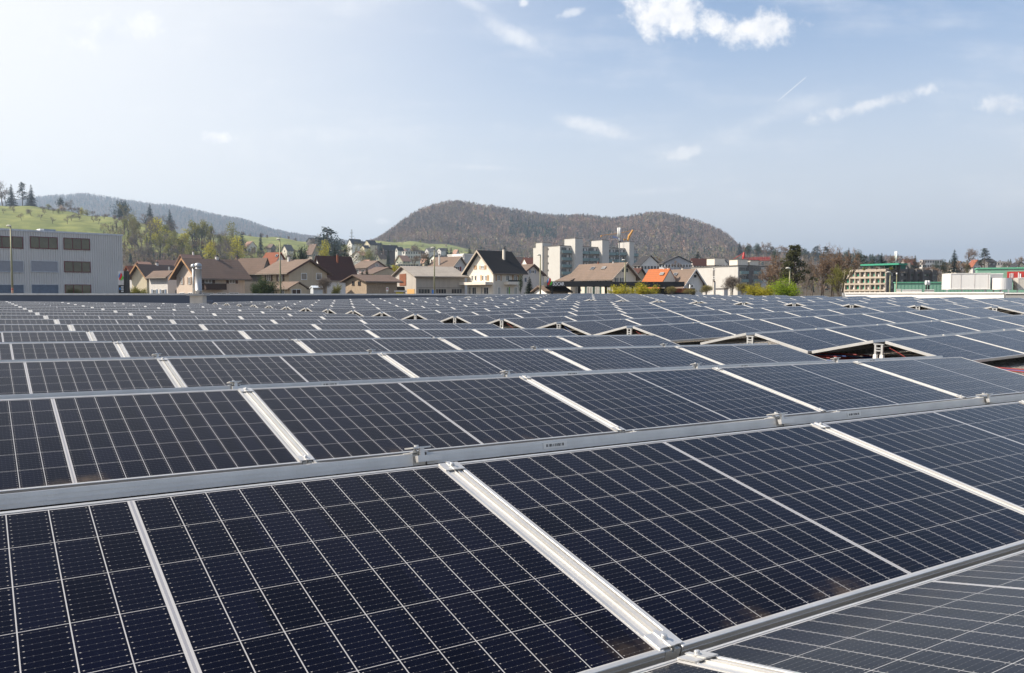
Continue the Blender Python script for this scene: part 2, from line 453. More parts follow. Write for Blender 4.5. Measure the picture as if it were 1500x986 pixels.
# leave out cells of the middle field that the photograph's left edge never reaches
def near_key(a):
    m = panel_matrix(*a); return (m.translation - CAMPOS).length
ind = [(f, k, n, False) for f, k, n in fronts if not (f == 3 and k > 15) and not (n == -2 and k > 3)] + [(f, k, n, True) for f, k, n in backs if f == 1 and k <= 2] + \
      [(2, k, 0, True) for k in range(2, 8)]
ind.sort(key=near_key); indset = set(ind[:310])
for a in ind[:310]:
    f, k, n, bk = a; M = panel_matrix(*a)
    if f == 1 and k <= 2:                      # never exactly coplanar: small mounting tolerances
        M = M @ Matrix.Rotation(random.gauss(0, .0012), 4, 'X') @ Matrix.Rotation(random.gauss(0, .0006), 4, 'Y')
    o = bpy.data.objects.new('solar_module', None); COL.objects.link(o); o.matrix_world = M; o.empty_display_size = .1
    tag(o, panel_label(f, k, n, bk), 'solar panel', 'solar panels in rows on the roof')
    link('frame', FRAME_ME, o); link('cell_sheet', GLASS_ME, o)
    if bk and f == 1 and k in (0, 1, 2):
        link('type_label', STICK_ME, o, Matrix.Translation((-.36, 0, 0)))
rest = [(f, k, n, bk) for bk, lst in ((False, fronts), (True, backs)) for f, k, n in lst if (f, k, n, bk) not in indset]
# the remaining, smallest-looking panels as one object
vb, fb_, mi = [], [], []
for me, idx in ((FRAME_ME, 0), (GLASS_ME, 1)):
    v = np.array([tuple(p.co) for p in me.vertices]); fc = np.array([tuple(p.vertices) for p in me.polygons])
    for a in rest:
        M = np.array(panel_matrix(*a)); o = sum(len(q) for q in vb)
        vb.append(v @ M[:3, :3].T + M[:3, 3]); fb_.append(fc + o); mi.append(np.full(len(fc), idx))
cells_far = bpy.data.materials.new('distant solar cells'); cells_far.use_nodes = True
cells_far.node_tree.nodes['Principled BSDF'].inputs['Base Color'].default_value = (.02, .022, .03, 1)
cells_far.node_tree.nodes['Principled BSDF'].inputs['Roughness'].default_value = .18
cells_far.node_tree.nodes['Principled BSDF'].inputs['IOR'].default_value = 1.145; cells_far.node_tree.nodes['Principled BSDF'].inputs['Specular Tint'].default_value = (.58, .72, 1, 1)
o = link('solar_module_rows', npmesh('solar_module_rows', np.concatenate(vb), np.concatenate(fb_), [alu, cells_far], np.concatenate(mi)))
tag(o, 'remaining solar panels sloping away behind the ridges and at the far end', 'solar panels', kind='stuff')

# ---- mounting rails with clamps in the seams
def rail_mesh():
    b = MB(); prof = [(-.0222, -.040), (-.0222, -.0035), (-.0205, -.003), (-.0065, -.003), (-.006, .001), (-.004, .001), (-.0035, -.009), (.0035, -.009), (.004, .001), (.006, .001), (.0065, -.003), (.0205, -.003), (.0222, -.0035), (.0222, -.040)]
    vs = [(x, y, z) for y in (.004, PW-.002) for x, z in prof]; n = len(prof)
    b.add(vs, [(i, i+1, n+i+1, n+i) for i in range(n-1)] + [tuple(range(n))[::-1], tuple(range(n, 2*n))])
    return b.mesh('rail', alu_b)
RAIL_ME = rail_mesh()
def clamp_mesh(flip):
    b = MB(); s = -1 if flip else 1; y = .03 if not flip else PW-.035
    b.box(-.034, .034, y-.026, y+.026, .0012, .0040)
    b.box(-.007, .007, y-.030, y+.030, .0040, .0065)
    b.box(-.030, -.026, y-.03, y+.03, -.03, .0012); b.box(.026, .030, y-.03, y+.03, -.03, .0012)
    return b.mesh('clamp', alu)
def bolt_mesh(flip):
    b = MB(); y = .03 if not flip else PW-.035
    b.lathe([(.0095, .0065), (.0095, .0080), (.0065, .0082), (.0065, .0140), (.005, .0152)], 12, (0, y))
    return b.mesh('bolt', steel)
CL = [(clamp_mesh(f), bolt_mesh(f)) for f in (False, True)]
def bracket_mesh():
    """ridge bracket holding the high edges: foot plate, neck, cap"""
    b = MB(); b.box(-.020, .075, -.026, -.006, -.030, -.008); b.box(-.008, .008, -.022, -.010, -.008, .016); b.box(-.035, .030, -.028, .040, .016, .021)
    b.lathe([(.008, .021), (.008, .028)], 10, (-.005, .01)); return b.mesh('ridge_bracket', alu)
BRK_ME = bracket_mesh()
def rail_matrix(f, k, n, back=False):
    return panel_matrix(f, k, n, back) @ Matrix.Translation((RL/2 if not back else -RL/2, 0, 0))
def add_rail(f, k, n, back, near):
    M = rail_matrix(f, k, n, back)
    fld = {1: 'near', 2: 'middle', 3: 'far'}[f]; rr = k - {1: 0, 2: 2, 3: 4}[f]
    lab = 'aluminium rail, %s row of the %s field, %s seam from left' % (ORD[rr] if rr >= 0 else 'lowest', fld, ORD[n+2 if f == 1 else n])
    if back: lab = 'aluminium rail behind ridge, %s row of %s field, %s seam from left' % (ORD[rr] if rr >= 0 else 'lowest', fld, ORD[n+2 if f == 1 else n])
    if near:
        o = bpy.data.objects.new('mounting_rail', None); COL.objects.link(o); o.matrix_world = M; o.empty_display_size = .05
        link('rail', RAIL_ME, o)
        for cm, bm in CL:
            c = link('clamp', cm, o); link('bolt', bm, c)
        if back: link('ridge_bracket', BRK_ME, o)
    else:
        o = link('mounting_rail', RAIL_ME); o.matrix_world = M
    tag(o, lab, 'mounting rail', 'mounting rails in the panel seams')
for f, k, n in fronts:
    if f == 1 and not (n == -2 and k > 3) or n > 0 and not (f == 3 and k > 15): add_rail(f, k, n, False, f == 1 and k <= 3)
for f, k, n in backs:
    if f == 1 and k <= 2: add_rail(f, k, n, True, True)
add_rail(1, -1, -2, True, True)

# ---- ridge supports at the aisle ends
def support_parts(far=False):
    a = MB()
    for y in (.046, .146):
        a.box(-.03, .0, y-.014, y+.014, -.33, -.045)
    p = a.mesh('upright', alu)
    c = MB(); c.box(-.034, .004, .02, .172, -.060, -.045); c.box(-.034, .0, .055, .137, -.155, -.135); c.box(-.034, .0, .055, .137, -.115, -.100)
    q = c.mesh('cross_bar', steel)
    ft = MB()
    for y in (.046, .146):
        ft.add([(-.05, y-.03, -.355), (.02, y-.03, -.355), (.02, y+.03, -.355), (-.05, y+.03, -.355), (-.036, y-.022, -.20), (.005, y-.022, -.20), (.005, y+.022, -.20), (-.036, y+.022, -.20)],
               [(0, 3, 2, 1), (4, 5, 6, 7), (0, 1, 5, 4), (1, 2, 6, 5), (2, 3, 7, 6), (3, 0, 4, 7)])
    return p, q, ft.mesh('foot', white_pl)
SUP = support_parts()
for f, ks in ((2, range(2, 19)), (3, range(4, 18))):
    for j, k in enumerate(ks):
        x = {2: X2, 3: X3}[f]; y, z = ridge(f, k, x)
        o = thing('ridge_support', 'twin aluminium post under the open ridge end of the %s row, %s aisle' % (ORD[j], 'first' if f == 2 else 'second'), 'support post', group='posts under the ridge ends')
        o.matrix_world = ROOF @ Matrix.Translation((x+.045, y, z))
        for nm, me in zip(('upright', 'cross_bar', 'foot'), SUP): link(nm, me, o)
# cables lying in the first aisle
def cable(name, pts, mat, label, rad=.006):
    P = [ROOF @ Vector(p) for p in pts]
    # smooth
    Q = []
    for i in range(len(P)-1):
        p0, p1, p2, p3 = P[max(i-1, 0)], P[i], P[i+1], P[min(i+2, len(P)-1)]
        for s in range(6):
            t = s/6; Q.append(.5*((2*p1) + (p2-p0)*t + (2*p0-5*p1+4*p2-p3)*t*t + (3*p1-p0-3*p2+p3)*t**3))
    Q.append(P[-1]); b = MB(); base = Q[0].copy(); b.tube([q-base for q in Q], rad, 6)
    o = b.obj(name, mat, None, True); o.location = base; return tag(o, label, 'cable', 'cables in the first aisle')
for i in range(7):
    x0 = 10.82 + .15*i; zc = lambda x: deck_z(x, 6)+.012+.008*(i % 3); jt = lambda: random.uniform(-.14, .14)
    pts = [(x0+jt(), 4.5), (x0+.05+jt(), 5.2), (x0+jt(), 6.2), (x0+.08+jt(), 7.3), (x0+.1+jt(), 7.9), (x0-.05+jt(), 8.6)]
    cable('solar_cable', [(x, y, zc(x)) for x, y in pts], red_cab if i % 4 else blue_cab, '%s cable of the bundle on the gravel at the first aisle, %s from left' % ('blue' if i % 4 == 0 else 'red', ORD[i]), .011)
for k, (c, nm) in zip((2, 4, 5, 6), ((red_cab, 'red'), (red_cab, 'red'), (blue_cab, 'blue'), (red_cab, 'red'))):
    y, z = ridge(2, k, X2)
    cable('solar_cable', [(X2+.1, y-.02, z-.10), (X2+.12, y-.22, z-.20), (X2+.1, y-.40, z-.31), (X2-.1, y-.55, z-.335)], c,
          '%s cable hanging under the %s open ridge of the first aisle' % (nm, ORD[k-2]))
# steel rails on the deck across the aisle, ballast
# ------------------------------------------------------------------ parapet, flue and far roof edge
Zv = Vector((0, 0, 1))
def wall_run(name, label, cat, pa, da, pb, db, yt, z0, th, mat, capmat=None, cap=.09, over=.06):
    a, b_ = at(pa, HORIZON, da), at(pb, HORIZON, db); a.z = b_.z = 0
    ex = (b_-a).normalized(); ey = Vector((ex.y, -ex.x, 0)); ln = (b_-a).length
    if ey.dot(CAMPOS-a) < 0: ey = -ey
    zt = z_of(yt, (a+b_)/2 + Zv*0)
    root = thing(name, label, cat, (a.x, a.y, z0))
    o = Vector((0, 0, 0)); fr = (o, ex, ey, Zv)
    m = MB(); n = max(1, int(ln/6))
    for i in range(n): m.box(ln*i/n+.006, ln*(i+1)/n-.006, -th, 0, 0, zt-z0-cap, fr)
    m.box(0, ln, -th+.01, -.012, 0, zt-z0-cap-.003, fr)
    m.obj('wall', mat, root)
    c = MB()
    for i in range(n): c.box(ln*i/n+.004, ln*(i+1)/n-.004, -th-over, over, zt-z0-cap+.002, zt-z0, fr)
    c.obj('coping', capmat or alu, root)
    return root, a, b_, zt
par_m = pm('dark grey sheet metal', (.10, .115, .15), .5, .2, .06, .4)
pd0 = lambda px: (47.2)/math.cos(YAW+math.atan((px-CX)/FPX))*math.cos(math.atan((px-CX)/FPX))
wall_run('parapet_wall', 'long dark grey parapet with bright metal coping along the far roof edge', 'parapet', -330, pd0(-330), 905, pd0(905), 430.2, 4.0, .35, par_m)
white_cop = pm('white painted metal edge', (.78, .75, .70), .6, .1, .05)
xd = lambda px: (lambda a_: 37.9/math.sin(a_)*math.cos(a_-YAW))(YAW+math.atan((px-CX)/FPX))
wall_run('parapet_wall', 'low white roof edge behind the far panels on the right', 'parapet', 1238, xd(1238), 1471, xd(1471), 428.2, 4.0, .3, white_cop, white_cop, .06)
wall_run('parapet_wall', 'short grey roof edge at the far right under the rounded units', 'parapet', 1472.5, xd(1472.5), 1620, xd(1620), 428.8, 4.0, .3, pm('grey fascia', (.22, .22, .22), .7), None, .05)
# metal flue on a rendered plinth
p = at(290.5, HORIZON, 38.5)
t = thing('flue_pipe', 'tall silver metal flue with domed cap on a pale plinth at the far parapet', 'flue', (p.x, p.y, 0))
zz = lambda y: z_of(y, p); pxm = 38.5/FPX
m = MB(); m.box(-9.5*pxm, 9*pxm, -.25, .25, zz(449), zz(433.2), (Vector((0, 0, 0)), RH, FH, Zv)); m.obj('plinth', pm('pale render', (.52, .48, .43), .9), t)
m = MB(); m.box(-13*pxm, 12.5*pxm, -.38, .38, zz(433), zz(430.6), (Vector((0, 0, 0)), RH, FH, Zv)); m.obj('cover_slab', pm('concrete slab', (.46, .45, .43), .85), t)
m = MB(); r0 = 4.5*pxm; m.lathe([(r0, zz(430.5)), (r0, zz(426)), (r0*1.06, zz(425.8)), (r0*1.06, zz(425.1)), (r0, zz(425)), (r0, zz(394.5)), (r0*1.07, zz(394.3)), (r0*1.07, zz(393.3)), (r0, zz(393.1)), (r0, zz(391))], 28, (.5*pxm, 0))
m.obj('pipe', pm('brushed steel', (.42, .42, .42), .5, .6, .12, 2, stretch=(1, 1, .2)), t, True)
m = MB(); m.lathe([(r0*1.16, zz(391)), (r0*1.2, zz(390)), (r0*1.12, zz(388)), (r0*.9, zz(386.2)), (r0*.55, zz(385.3)), (.02, zz(385))], 28, (.5*pxm, 0)); m.obj('cap', MATS['brushed steel'], t, True)
m = MB(); m.tube([(-5.6*pxm, .1, zz(430.5)), (-5.6*pxm, .1, zz(392))], .05, 8); m.lathe([(.10, zz(392)), (.12, zz(391)), (.10, zz(388)), (.03, zz(386.5))], 12, (-5.6*pxm, .1)); m.obj('thin_pipe', steel, t, True)
p = at(305, HORIZON, 40)
t = thing('roof_hatch', 'small dark box at the foot of the parapet beside the flue', 'roof box', (p.x, p.y, ZC-1.0)); m = MB(); m.box(-.14, .14, -.1, .1, 0, .72, (Vector((0, 0, 0)), RH, FH, Zv)); m.obj('box', par_m, t); m = MB(); m.box(-.17, .17, -.13, .13, .722, .75, (Vector((0, 0, 0)), RH, FH, Zv)); m.obj('lid', pm('blue grey lid', (.12, .17, .28), .4), t)

# ------------------------------------------------------------------ terrain
KX = [-900, -200, 0, 60, 100, 130, 180, 230, 250, 290, 320, 360, 400, 440, 480, 520, 545, 560, 580, 600, 620, 640, 660, 680, 700, 740, 780, 820, 850, 900, 930, 960, 990, 1020, 1040, 1060, 1075, 1085, 1100, 1150, 1250, 1300, 1400, 1500, 1700, 2600]
def prof(d): return np.interp(KX, [a for a, _ in d], [b_ for _, b_ in d])
flat = lambda z, d: HORIZON - (z-ZC)*FPX/d
LAY = [(60, prof([(0, flat(0., 60))])), (105, prof([(0, flat(5.6, 105))])), (240, prof([(0, flat(6.3, 240))])),
 (400, prof([(-900, 395), (0, 402), (180, 404), (300, 410), (480, 415), (700, 422), (900, 425), (1250, 425), (1500, 420), (2600, 415)])),
 (700, prof([(-900, 285), (-200, 296), (0, 301.5), (60, 305), (100, 310), (180, 322), (250, 339), (320, 354), (400, 368), (480, 378), (560, 387), (680, 397), (800, 410), (1000, 414), (1100, 412), (1250, 402), (1300, 398), (1400, 395), (1500, 394), (2600, 392)])),
 (1000, prof([(-900, 310), (0, 325), (180, 340), (250, 346), (360, 347), (400, 347), (440, 353), (480, 358), (520, 360), (560, 366), (640, 376), (700, 382), (800, 388), (1000, 391), (1100, 390), (1250, 394), (1500, 399), (2600, 400)])),
 (1300, prof([(-900, 330), (250, 358), (400, 362), (480, 365), (520, 360), (545, 353), (600, 355), (640, 359), (680, 364), (740, 369), (800, 374), (920, 378), (1040, 378), (1075, 379), (1100, 383), (1250, 388), (1500, 396), (2600, 398)])),
 (1800, prof([(-900, 350), (250, 370), (480, 364), (520, 361), (545, 356), (560, 350), (580, 339), (600, 327), (620, 316), (640, 309), (660, 305), (680, 306), (700, 310), (740, 315), (780, 322), (820, 326), (850, 325), (900, 330), (930, 325), (960, 321), (990, 325), (1020, 334), (1040, 341), (1060, 351), (1075, 364), (1085, 374), (1100, 379), (1150, 383), (1250, 388), (1300, 391), (1500, 397), (2600, 398)])),
 (2300, prof([(-900, 380), (250, 385), (520, 372), (640, 345), (960, 350), (1075, 380), (2600, 405)])),
 (3500, prof([(-900, 300), (0, 304), (60, 295), (130, 290), (180, 298), (230, 306), (270, 306.5), (290, 314), (320, 321), (360, 328), (400, 342), (440, 350), (480, 356), (520, 362), (600, 392), (800, 402), (1250, 418), (2600, 416)])),
 (4600, prof([(-900, 400), (2600, 425)]))]
LD = np.array([l[0] for l in LAY], float); LZ = np.array([ZC + (HORIZON-l[1])*l[0]/FPX for l in LAY])
def ground_z(px, d):
    zs = [np.interp(px, KX, LZ[i]) for i in range(len(LD))]
    i = int(np.clip(np.searchsorted(LD, d)-1, 0, len(LD)-2)); t_ = min(max((d-LD[i])/(LD[i+1]-LD[i]), 0), 1)
    t_ = t_*t_*(3-2*t_)*.55 + t_*.45
    return float(zs[i]*(1-t_) + zs[i+1]*t_)
gx = np.concatenate([np.linspace(-900, -60, 24)[:-1], np.linspace(-60, 1560, 271), np.linspace(1560, 2600, 26)[1:]])
gd = np.concatenate([[60, 80, 105, 150, 240], np.geomspace(260, 4600, 130)])
vs = np.zeros((len(gd), len(gx), 3)); base = np.array(CAMPOS)
for i, d in enumerate(gd):
    for j, x in enumerate(gx):
        z = ground_z(x, d); lat = (x-CX)/FPX*d
        wob = (math.sin(x*.11+d*.013)+math.sin(x*.043-d*.021+1.3))*min(1, max(0, d-350)/400)*d*.0009
        q = FH*d + RH*lat; vs[i, j] = (q.x, q.y, z+wob)
idx = np.arange(len(gd)*len(gx)).reshape(len(gd), len(gx))
fs = np.stack([idx[:-1, :-1], idx[:-1, 1:], idx[1:, 1:], idx[1:, :-1]], -1).reshape(-1, 4)
def terrain_mat():
    m = bpy.data.materials.new('meadow and woodland floor'); m.use_nodes = True; t = NT(m.node_tree); b = t.n['Principled BSDF']
    b.inputs['Roughness'].default_value = 1; b.inputs['Specular IOR Level'].default_value = .1
    at_ = t.node('ShaderNodeAttribute', attribute_name='woodland'); geo = t.node('ShaderNodeNewGeometry')
    P = geo.outputs['Position']
    nA = t.noise(P, .012, 6, .6); nB = t.noise(P, .06, 6, .65)
    grass = t.mix(t.smooth(nA*.45+nB*.55, .36, .64), rgb((.115, .14, .045)), rgb((.25, .26, .085)))
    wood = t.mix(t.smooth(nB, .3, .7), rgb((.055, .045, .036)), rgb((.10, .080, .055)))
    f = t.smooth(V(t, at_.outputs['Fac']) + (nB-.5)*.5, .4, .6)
    t.put(b.inputs['Base Color'], t.mix(f, grass, wood)); return m
me = npmesh('hills', vs.reshape(-1, 3), fs, terrain_mat())
att = me.attributes.new('woodland', 'FLOAT', 'POINT')
D, X = np.meshgrid(gd, gx, indexing='ij')
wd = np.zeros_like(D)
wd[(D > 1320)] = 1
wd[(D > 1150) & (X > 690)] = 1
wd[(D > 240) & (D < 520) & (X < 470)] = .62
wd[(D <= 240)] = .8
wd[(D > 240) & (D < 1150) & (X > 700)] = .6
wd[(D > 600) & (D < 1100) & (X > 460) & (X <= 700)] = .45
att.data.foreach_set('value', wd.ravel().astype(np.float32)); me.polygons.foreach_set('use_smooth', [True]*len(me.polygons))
tag(link('hills', me), kind='structure')
m = MB(); m.add([(-9000, -9000, -.4), (9000, -9000, -.4), (9000, 9000, -.4), (-9000, 9000, -.4)], [(0, 1, 2, 3)])
tag(m.obj('ground', pm('open ground', (.09, .09, .07), 1, 0, .2, .01)), kind='structure')

# ------------------------------------------------------------------ buildings
class Bld:
    """a building set out from its nearest corner: one wall runs right+away, one left+away"""
    def __init__(s, name, label, cat, pxc, d, ang, xL, xR, group=None, zb=4.6):
        s.c = at(pxc, HORIZON, d); s.c.z = zb if d < 350 else ground_z(pxc, d) - 4
        rd = Vector((s.c.x, s.c.y, 0)).normalized(); rr = Vector((rd.y, -rd.x, 0)); a = R(ang)
        s.dR = rr*math.cos(a) + rd*math.sin(a); s.dL = -rr*math.sin(a) + rd*math.cos(a)
        s.tR = solve_t(s.c, s.dR, xR); s.tL = solve_t(s.c, s.dL, xL)
        s.root = thing(name, label, cat, s.c, group); s.O = Vector((0, 0, 0))
    def zl(s, y, p): return z_of(y, p) - s.c.z
    def dirs(s, w): return (s.dR, -s.dL) if w == 'R' else (s.dL, -s.dR)
    def rect(s, w, x0, x1, y0, y1):
        dr, nr = s.dirs(w); u0, u1 = sorted((solve_t(s.c, dr, x0), solve_t(s.c, dr, x1)))
        p = s.c + dr*((u0+u1)/2); return u0, u1, s.zl(y1, p), s.zl(y0, p), (s.O, dr, nr, Zv)
    def box(s, name, mat, w, x0, x1, y0, y1, n0, n1, parent=None):
        u0, u1, z0, z1, fr = s.rect(w, x0, x1, y0, y1); m = MB(); m.box(u0, u1, n0, n1, z0, z1, fr)
        return m.obj(name, mat, parent or s.root)
    def flat(s, ytop, mat, capmat=None, yb=None, over=.12, caph=.25):
        zt = s.zl(ytop, s.c); s.zt = zt; fr = (s.O, s.dR, s.dL, Zv)
        m = MB(); m.box(0, s.tR, 0, s.tL, 0, zt-caph, fr); s.wall = m.obj('wall', mat, s.root)
        m = MB(); m.box(-over, s.tR+over, -over, s.tL+over, zt-caph+.002, zt, fr); s.roof = m.obj('roof', capmat or mat, s.root)
        return s
    def gable(s, side, ye, yr, wm, rm, oh=.6, ohe=.6, ye2=None, under=None, th=.16, curve=0.):
        gd, ld = (s.dL, s.dR) if side == 'L' else (s.dR, s.dL); tg, tl = (s.tL, s.tR) if side == 'L' else (s.tR, s.tL)
        s.gd, s.ld, s.tg, s.tl = gd, ld, tg, tl
        ze = s.zl(ye, s.c); zr = s.zl(yr, s.c + gd*(tg/2)); s.ze, s.zr = ze, zr
        m = MB(); pr = [(0, 0), (0, ze), (tg/2, zr-.03), (tg, ze), (tg, 0)]
        vs = [gd*u + ld*v + Zv*z for v in (0, tl) for u, z in pr]
        m.add(vs, [(0, 1, 2, 3, 4), (5, 9, 8, 7, 6), (0, 5, 6, 1), (3, 8, 9, 4), (0, 4, 9, 5), (1, 6, 7, 2), (2, 7, 8, 3)])
        s.wall = m.obj('wall', wm, s.root)
        m = MB(); sl = (zr-ze)/(tg/2)
        for sg in (0, 1):
            def P(u, v, z): return gd*(u if sg == 0 else tg-u) + ld*v + Zv*z
            nseg = 5 if curve else 1
            for v0, v1 in ((-oh, tl+oh),):
                prof_ = []
                for i in range(nseg+1):
                    u = -ohe + (tg/2+ohe)*i/nseg; z = ze + sl*u + .06
                    if curve: q = max(0, 1-i/nseg); z += curve*q*q
                    prof_.append((u, z))
                for i in range(nseg):
                    (ua, za), (ub, zb) = prof_[i], prof_[i+1]
                    vs = [P(ua, v0, za), P(ub, v0, zb), P(ub, v1, zb), P(ua, v1, za), P(ua, v0, za+th), P(ub, v0, zb+th), P(ub, v1, zb+th), P(ua, v1, za+th)]
                    m.add(vs, [(0, 3, 2, 1), (4, 5, 6, 7), (0, 1, 5, 4), (1, 2, 6, 5), (2, 3, 7, 6), (3, 0, 4, 7)])
        s.roof = m.obj('roof', rm, s.root)
        # barge boards and gutter
        g = MB(); g.tube([gd*(-ohe-.05) + ld*(-oh) + Zv*(ze-sl*ohe+.06+(curve or 0)), gd*(-ohe-.05) + ld*(tl+oh) + Zv*(ze-sl*ohe+.06+(curve or 0))], .08, 6)
        g.obj('gutter', pm('gutter metal', (.20, .17, .14), .5, .4), s.roof)
        if under is not None:
            g = MB()
            for sg in (0, 1):
                u0, u1 = (-ohe, tg/2) if sg == 0 else (tg+ohe, tg/2)
                a0 = gd*u0 + ld*(-oh-.03) + Zv*(ze - sl*ohe - .10); a1 = gd*u1 + ld*(-oh-.03) + Zv*(zr-.10)
                if curve and sg is not None: a0 = a0 + Zv*curve*.9
                g.add([a0, a1, a1+Zv*.34, a0+Zv*.34, a0+ld*.06, a1+ld*.06, a1+Zv*.34+ld*.06, a0+Zv*.34+ld*.06], [(0, 1, 2, 3), (4, 7, 6, 5), (0, 4, 5, 1), (3, 2, 6, 7)])
            g.obj('barge_board', under, s.roof)
        return s
    def chimney(s, px, yt, wpx, mat, du=0., cap=True):
        r0 = s.c + s.gd*s.tg/2; v = solve_t(r0, s.ld, px); p = r0 + s.ld*v; dist = (p-CAMPOS).dot(FH); wd = wpx*dist/FPX*.5*1.3
        sl = (s.zr-s.ze)/(s.tg/2); u = s.tg/2 - du; zt = s.zl(yt, p); zb = s.zr - sl*du - .8
        fr = (s.gd*u + s.ld*v, s.ld, s.gd, Zv); m = MB(); m.box(-wd/2, wd/2, -wd/2, wd/2, zb, zt, fr)
        ch = m.obj('chimney', mat, s.roof)
        if cap:
            m = MB(); m.box(-wd/2-.07, wd/2+.07, -wd/2-.07, wd/2+.07, zt+.002, zt+.10, fr); m.box(-wd*.3, wd*.3, -wd*.3, wd*.3, zt+.10, zt+.30, fr); m.obj('chimney_cap', pm('chimney cap', (.10, .09, .09), .7), ch)
    def skylight(s, px, f, wpx, hf=.2, mat=None):
        """roof window on the near slope; f = fraction up the slope"""
        sl = (s.zr-s.ze)/(s.tg/2); nrm = (Zv*(s.tg/2) - s.gd*(s.zr-s.ze)); nrm = (-s.gd*(s.zr-s.ze) + Zv*(s.tg/2)).normalized()
        up = (s.gd*(s.tg/2) + Zv*(s.zr-s.ze)); lu = up.length; up.normalize()
        st = s.c + s.gd*(s.tg/2*f) + Zv*(s.ze + (s.zr-s.ze)*f); v = solve_t(st, s.ld, px)
        dist = (st - CAMPOS).dot(FH); wd = wpx*dist/FPX/abs(s.ld.dot(Vector((s.c.y, -s.c.x, 0)).normalized()))
        fr = (s.gd*(s.tg/2*f) + Zv*(s.ze+(s.zr-s.ze)*f) + s.ld*v, s.ld, up, nrm); h = lu*hf
        m = MB(); m.box(-wd/2, wd/2, -h/2, h/2, .2, .34, fr); k = m.obj('roof_window', pm('roof window frame', (.30, .30, .30), .5, .3), s.roof)
        m = MB(); m.box(-wd/2+.1, wd/2-.1, -h/2+.1, h/2-.1, .342, .352, fr); m.obj('pane', mat or glass_dk, k)
    def win(s, w, x0, x1, y0, y1, st='n', fm=None, pmat=None, sh=None, mull=1, base=0.):
        u0, u1, z0, z1, fr = s.rect(w, x0, x1, y0, y1); fm = fm or white_fr; o, dr, nr, zz_ = fr
        fr = (o + nr*base, dr, nr, zz_)
        fw = min(.09, (u1-u0)*.14); m = MB()
        m.box(u0, u1, 0.002, .07, z1-fw, z1, fr); m.box(u0, u1, 0.002, .09, z0, z0+fw, fr)
        m.box(u0, u0+fw, .002, .066, z0+fw, z1-fw, fr); m.box(u1-fw, u1, .002, .066, z0+fw, z1-fw, fr)
        for i in range(1, mull+1):
            q = u0 + (u1-u0)*i/(mull+1); m.box(q-fw*.4, q+fw*.4, .002, .06, z0+fw, z1-fw, fr)
        k = m.obj('window', fm, s.root)
        m = MB(); m.box(u0+fw, u1-fw, .003, .02, z0+fw, z1-fw, fr); m.obj('pane', pmat or glass_dk, k)
        if sh:
            sw = (u1-u0)*.42
            for a, b_ in ((u0-sw-.03, u0-.03), (u1+.03, u1+sw+.03)):
                m = MB(); m.box(a, b_, .004, .055, z0, z1, fr); m.obj('shutter', sh, k)
        return k
brown1 = roof_mat('brown tiles', (.185, .128, .10), (.11, .086, .07))
brown2 = roof_mat('weathered brown tiles', (.215, .155, .118), (.13, .10, .078))
darkred = roof_mat('dark red tiles', (.085, .035, .025), (.05, .028, .024))
blackr = roof_mat('black roof tiles', (.018, .018, .02), (.028, .027, .027))
orange = roof_mat('new orange tiles', (.42, .13, .045), (.33, .11, .045), .25)
redr = roof_mat('red tiles', (.30, .10, .055), (.20, .085, .05))
pinkr = roof_mat('pale clay tiles', (.42, .25, .18), (.30, .19, .14))
greyr = roof_mat('weathered fibre cement roof', (.38, .34, .29), (.24, .21, .18), .6)
darkr = roof_mat('dark slate roof', (.035, .035, .038), (.055, .05, .05))
cream = wall_mat('cream plaster', (.70, .62, .45)); white_w = wall_mat('white plaster', (.80, .77, .72)); peach = wall_mat('peach plaster', (.68, .57, .47))
tan = wall_mat('tan plaster', (.55, .45, .32)); greyw = wall_mat('pale grey plaster', (.62, .60, .57)); warm_w = wall_mat('warm white plaster', (.78, .71, .60))
conc = wall_mat('pale concrete', (.56, .54, .50), .06); concd = wall_mat('dark concrete', (.16, .15, .14)); block = wall_mat('concrete block', (.44, .405, .36), .14)
woodl = pm('grey weathered boards', (.36, .28, .20), .9, 0, .3, 4, stretch=(6, 6, .4)); woodd = pm('dark brown boards', (.06, .035, .025), .8, 0, .3, 5, stretch=(5, 5, .4))
woodo = pm('orange brown barge board', (.42, .24, .12), .8, 0, .2); rust_d = pm('rust brown door', (.20, .07, .03), .8, 0, .4, 5, stretch=(4, 4, .5)); shut_b = pm('brown shutters', (.10, .055, .04), .7); shut_l = pm('light brown shutters', (.30, .20, .14), .7)
shut_g = pm('dark green shutters', (.03, .06, .05), .6); shut_t = pm('tan shutters', (.42, .27, .15), .7); shut_r = pm('dark red shutters', (.22, .025, .035), .6); shut_bl = pm('blue grey shutters', (.18, .24, .33), .6)
red_fr = pm('dark red window frame', (.13, .018, .025), .5); teal = pm('teal balcony glass', (.16, .25, .25), .25, 0, .1); beige_c = pm('beige concrete', (.46, .39, .31), .85, 0, .14, 2)
green_m = pm('pale green metal cladding', (.22, .42, .31), .6, 0, .05, .6); green_a = pm('green awning canvas', (.05, .30, .19), .8); green_b = pm('green blinds', (.03, .30, .19), .7); green_dk = pm('dark green cladding', (.015, .13, .08), .6)

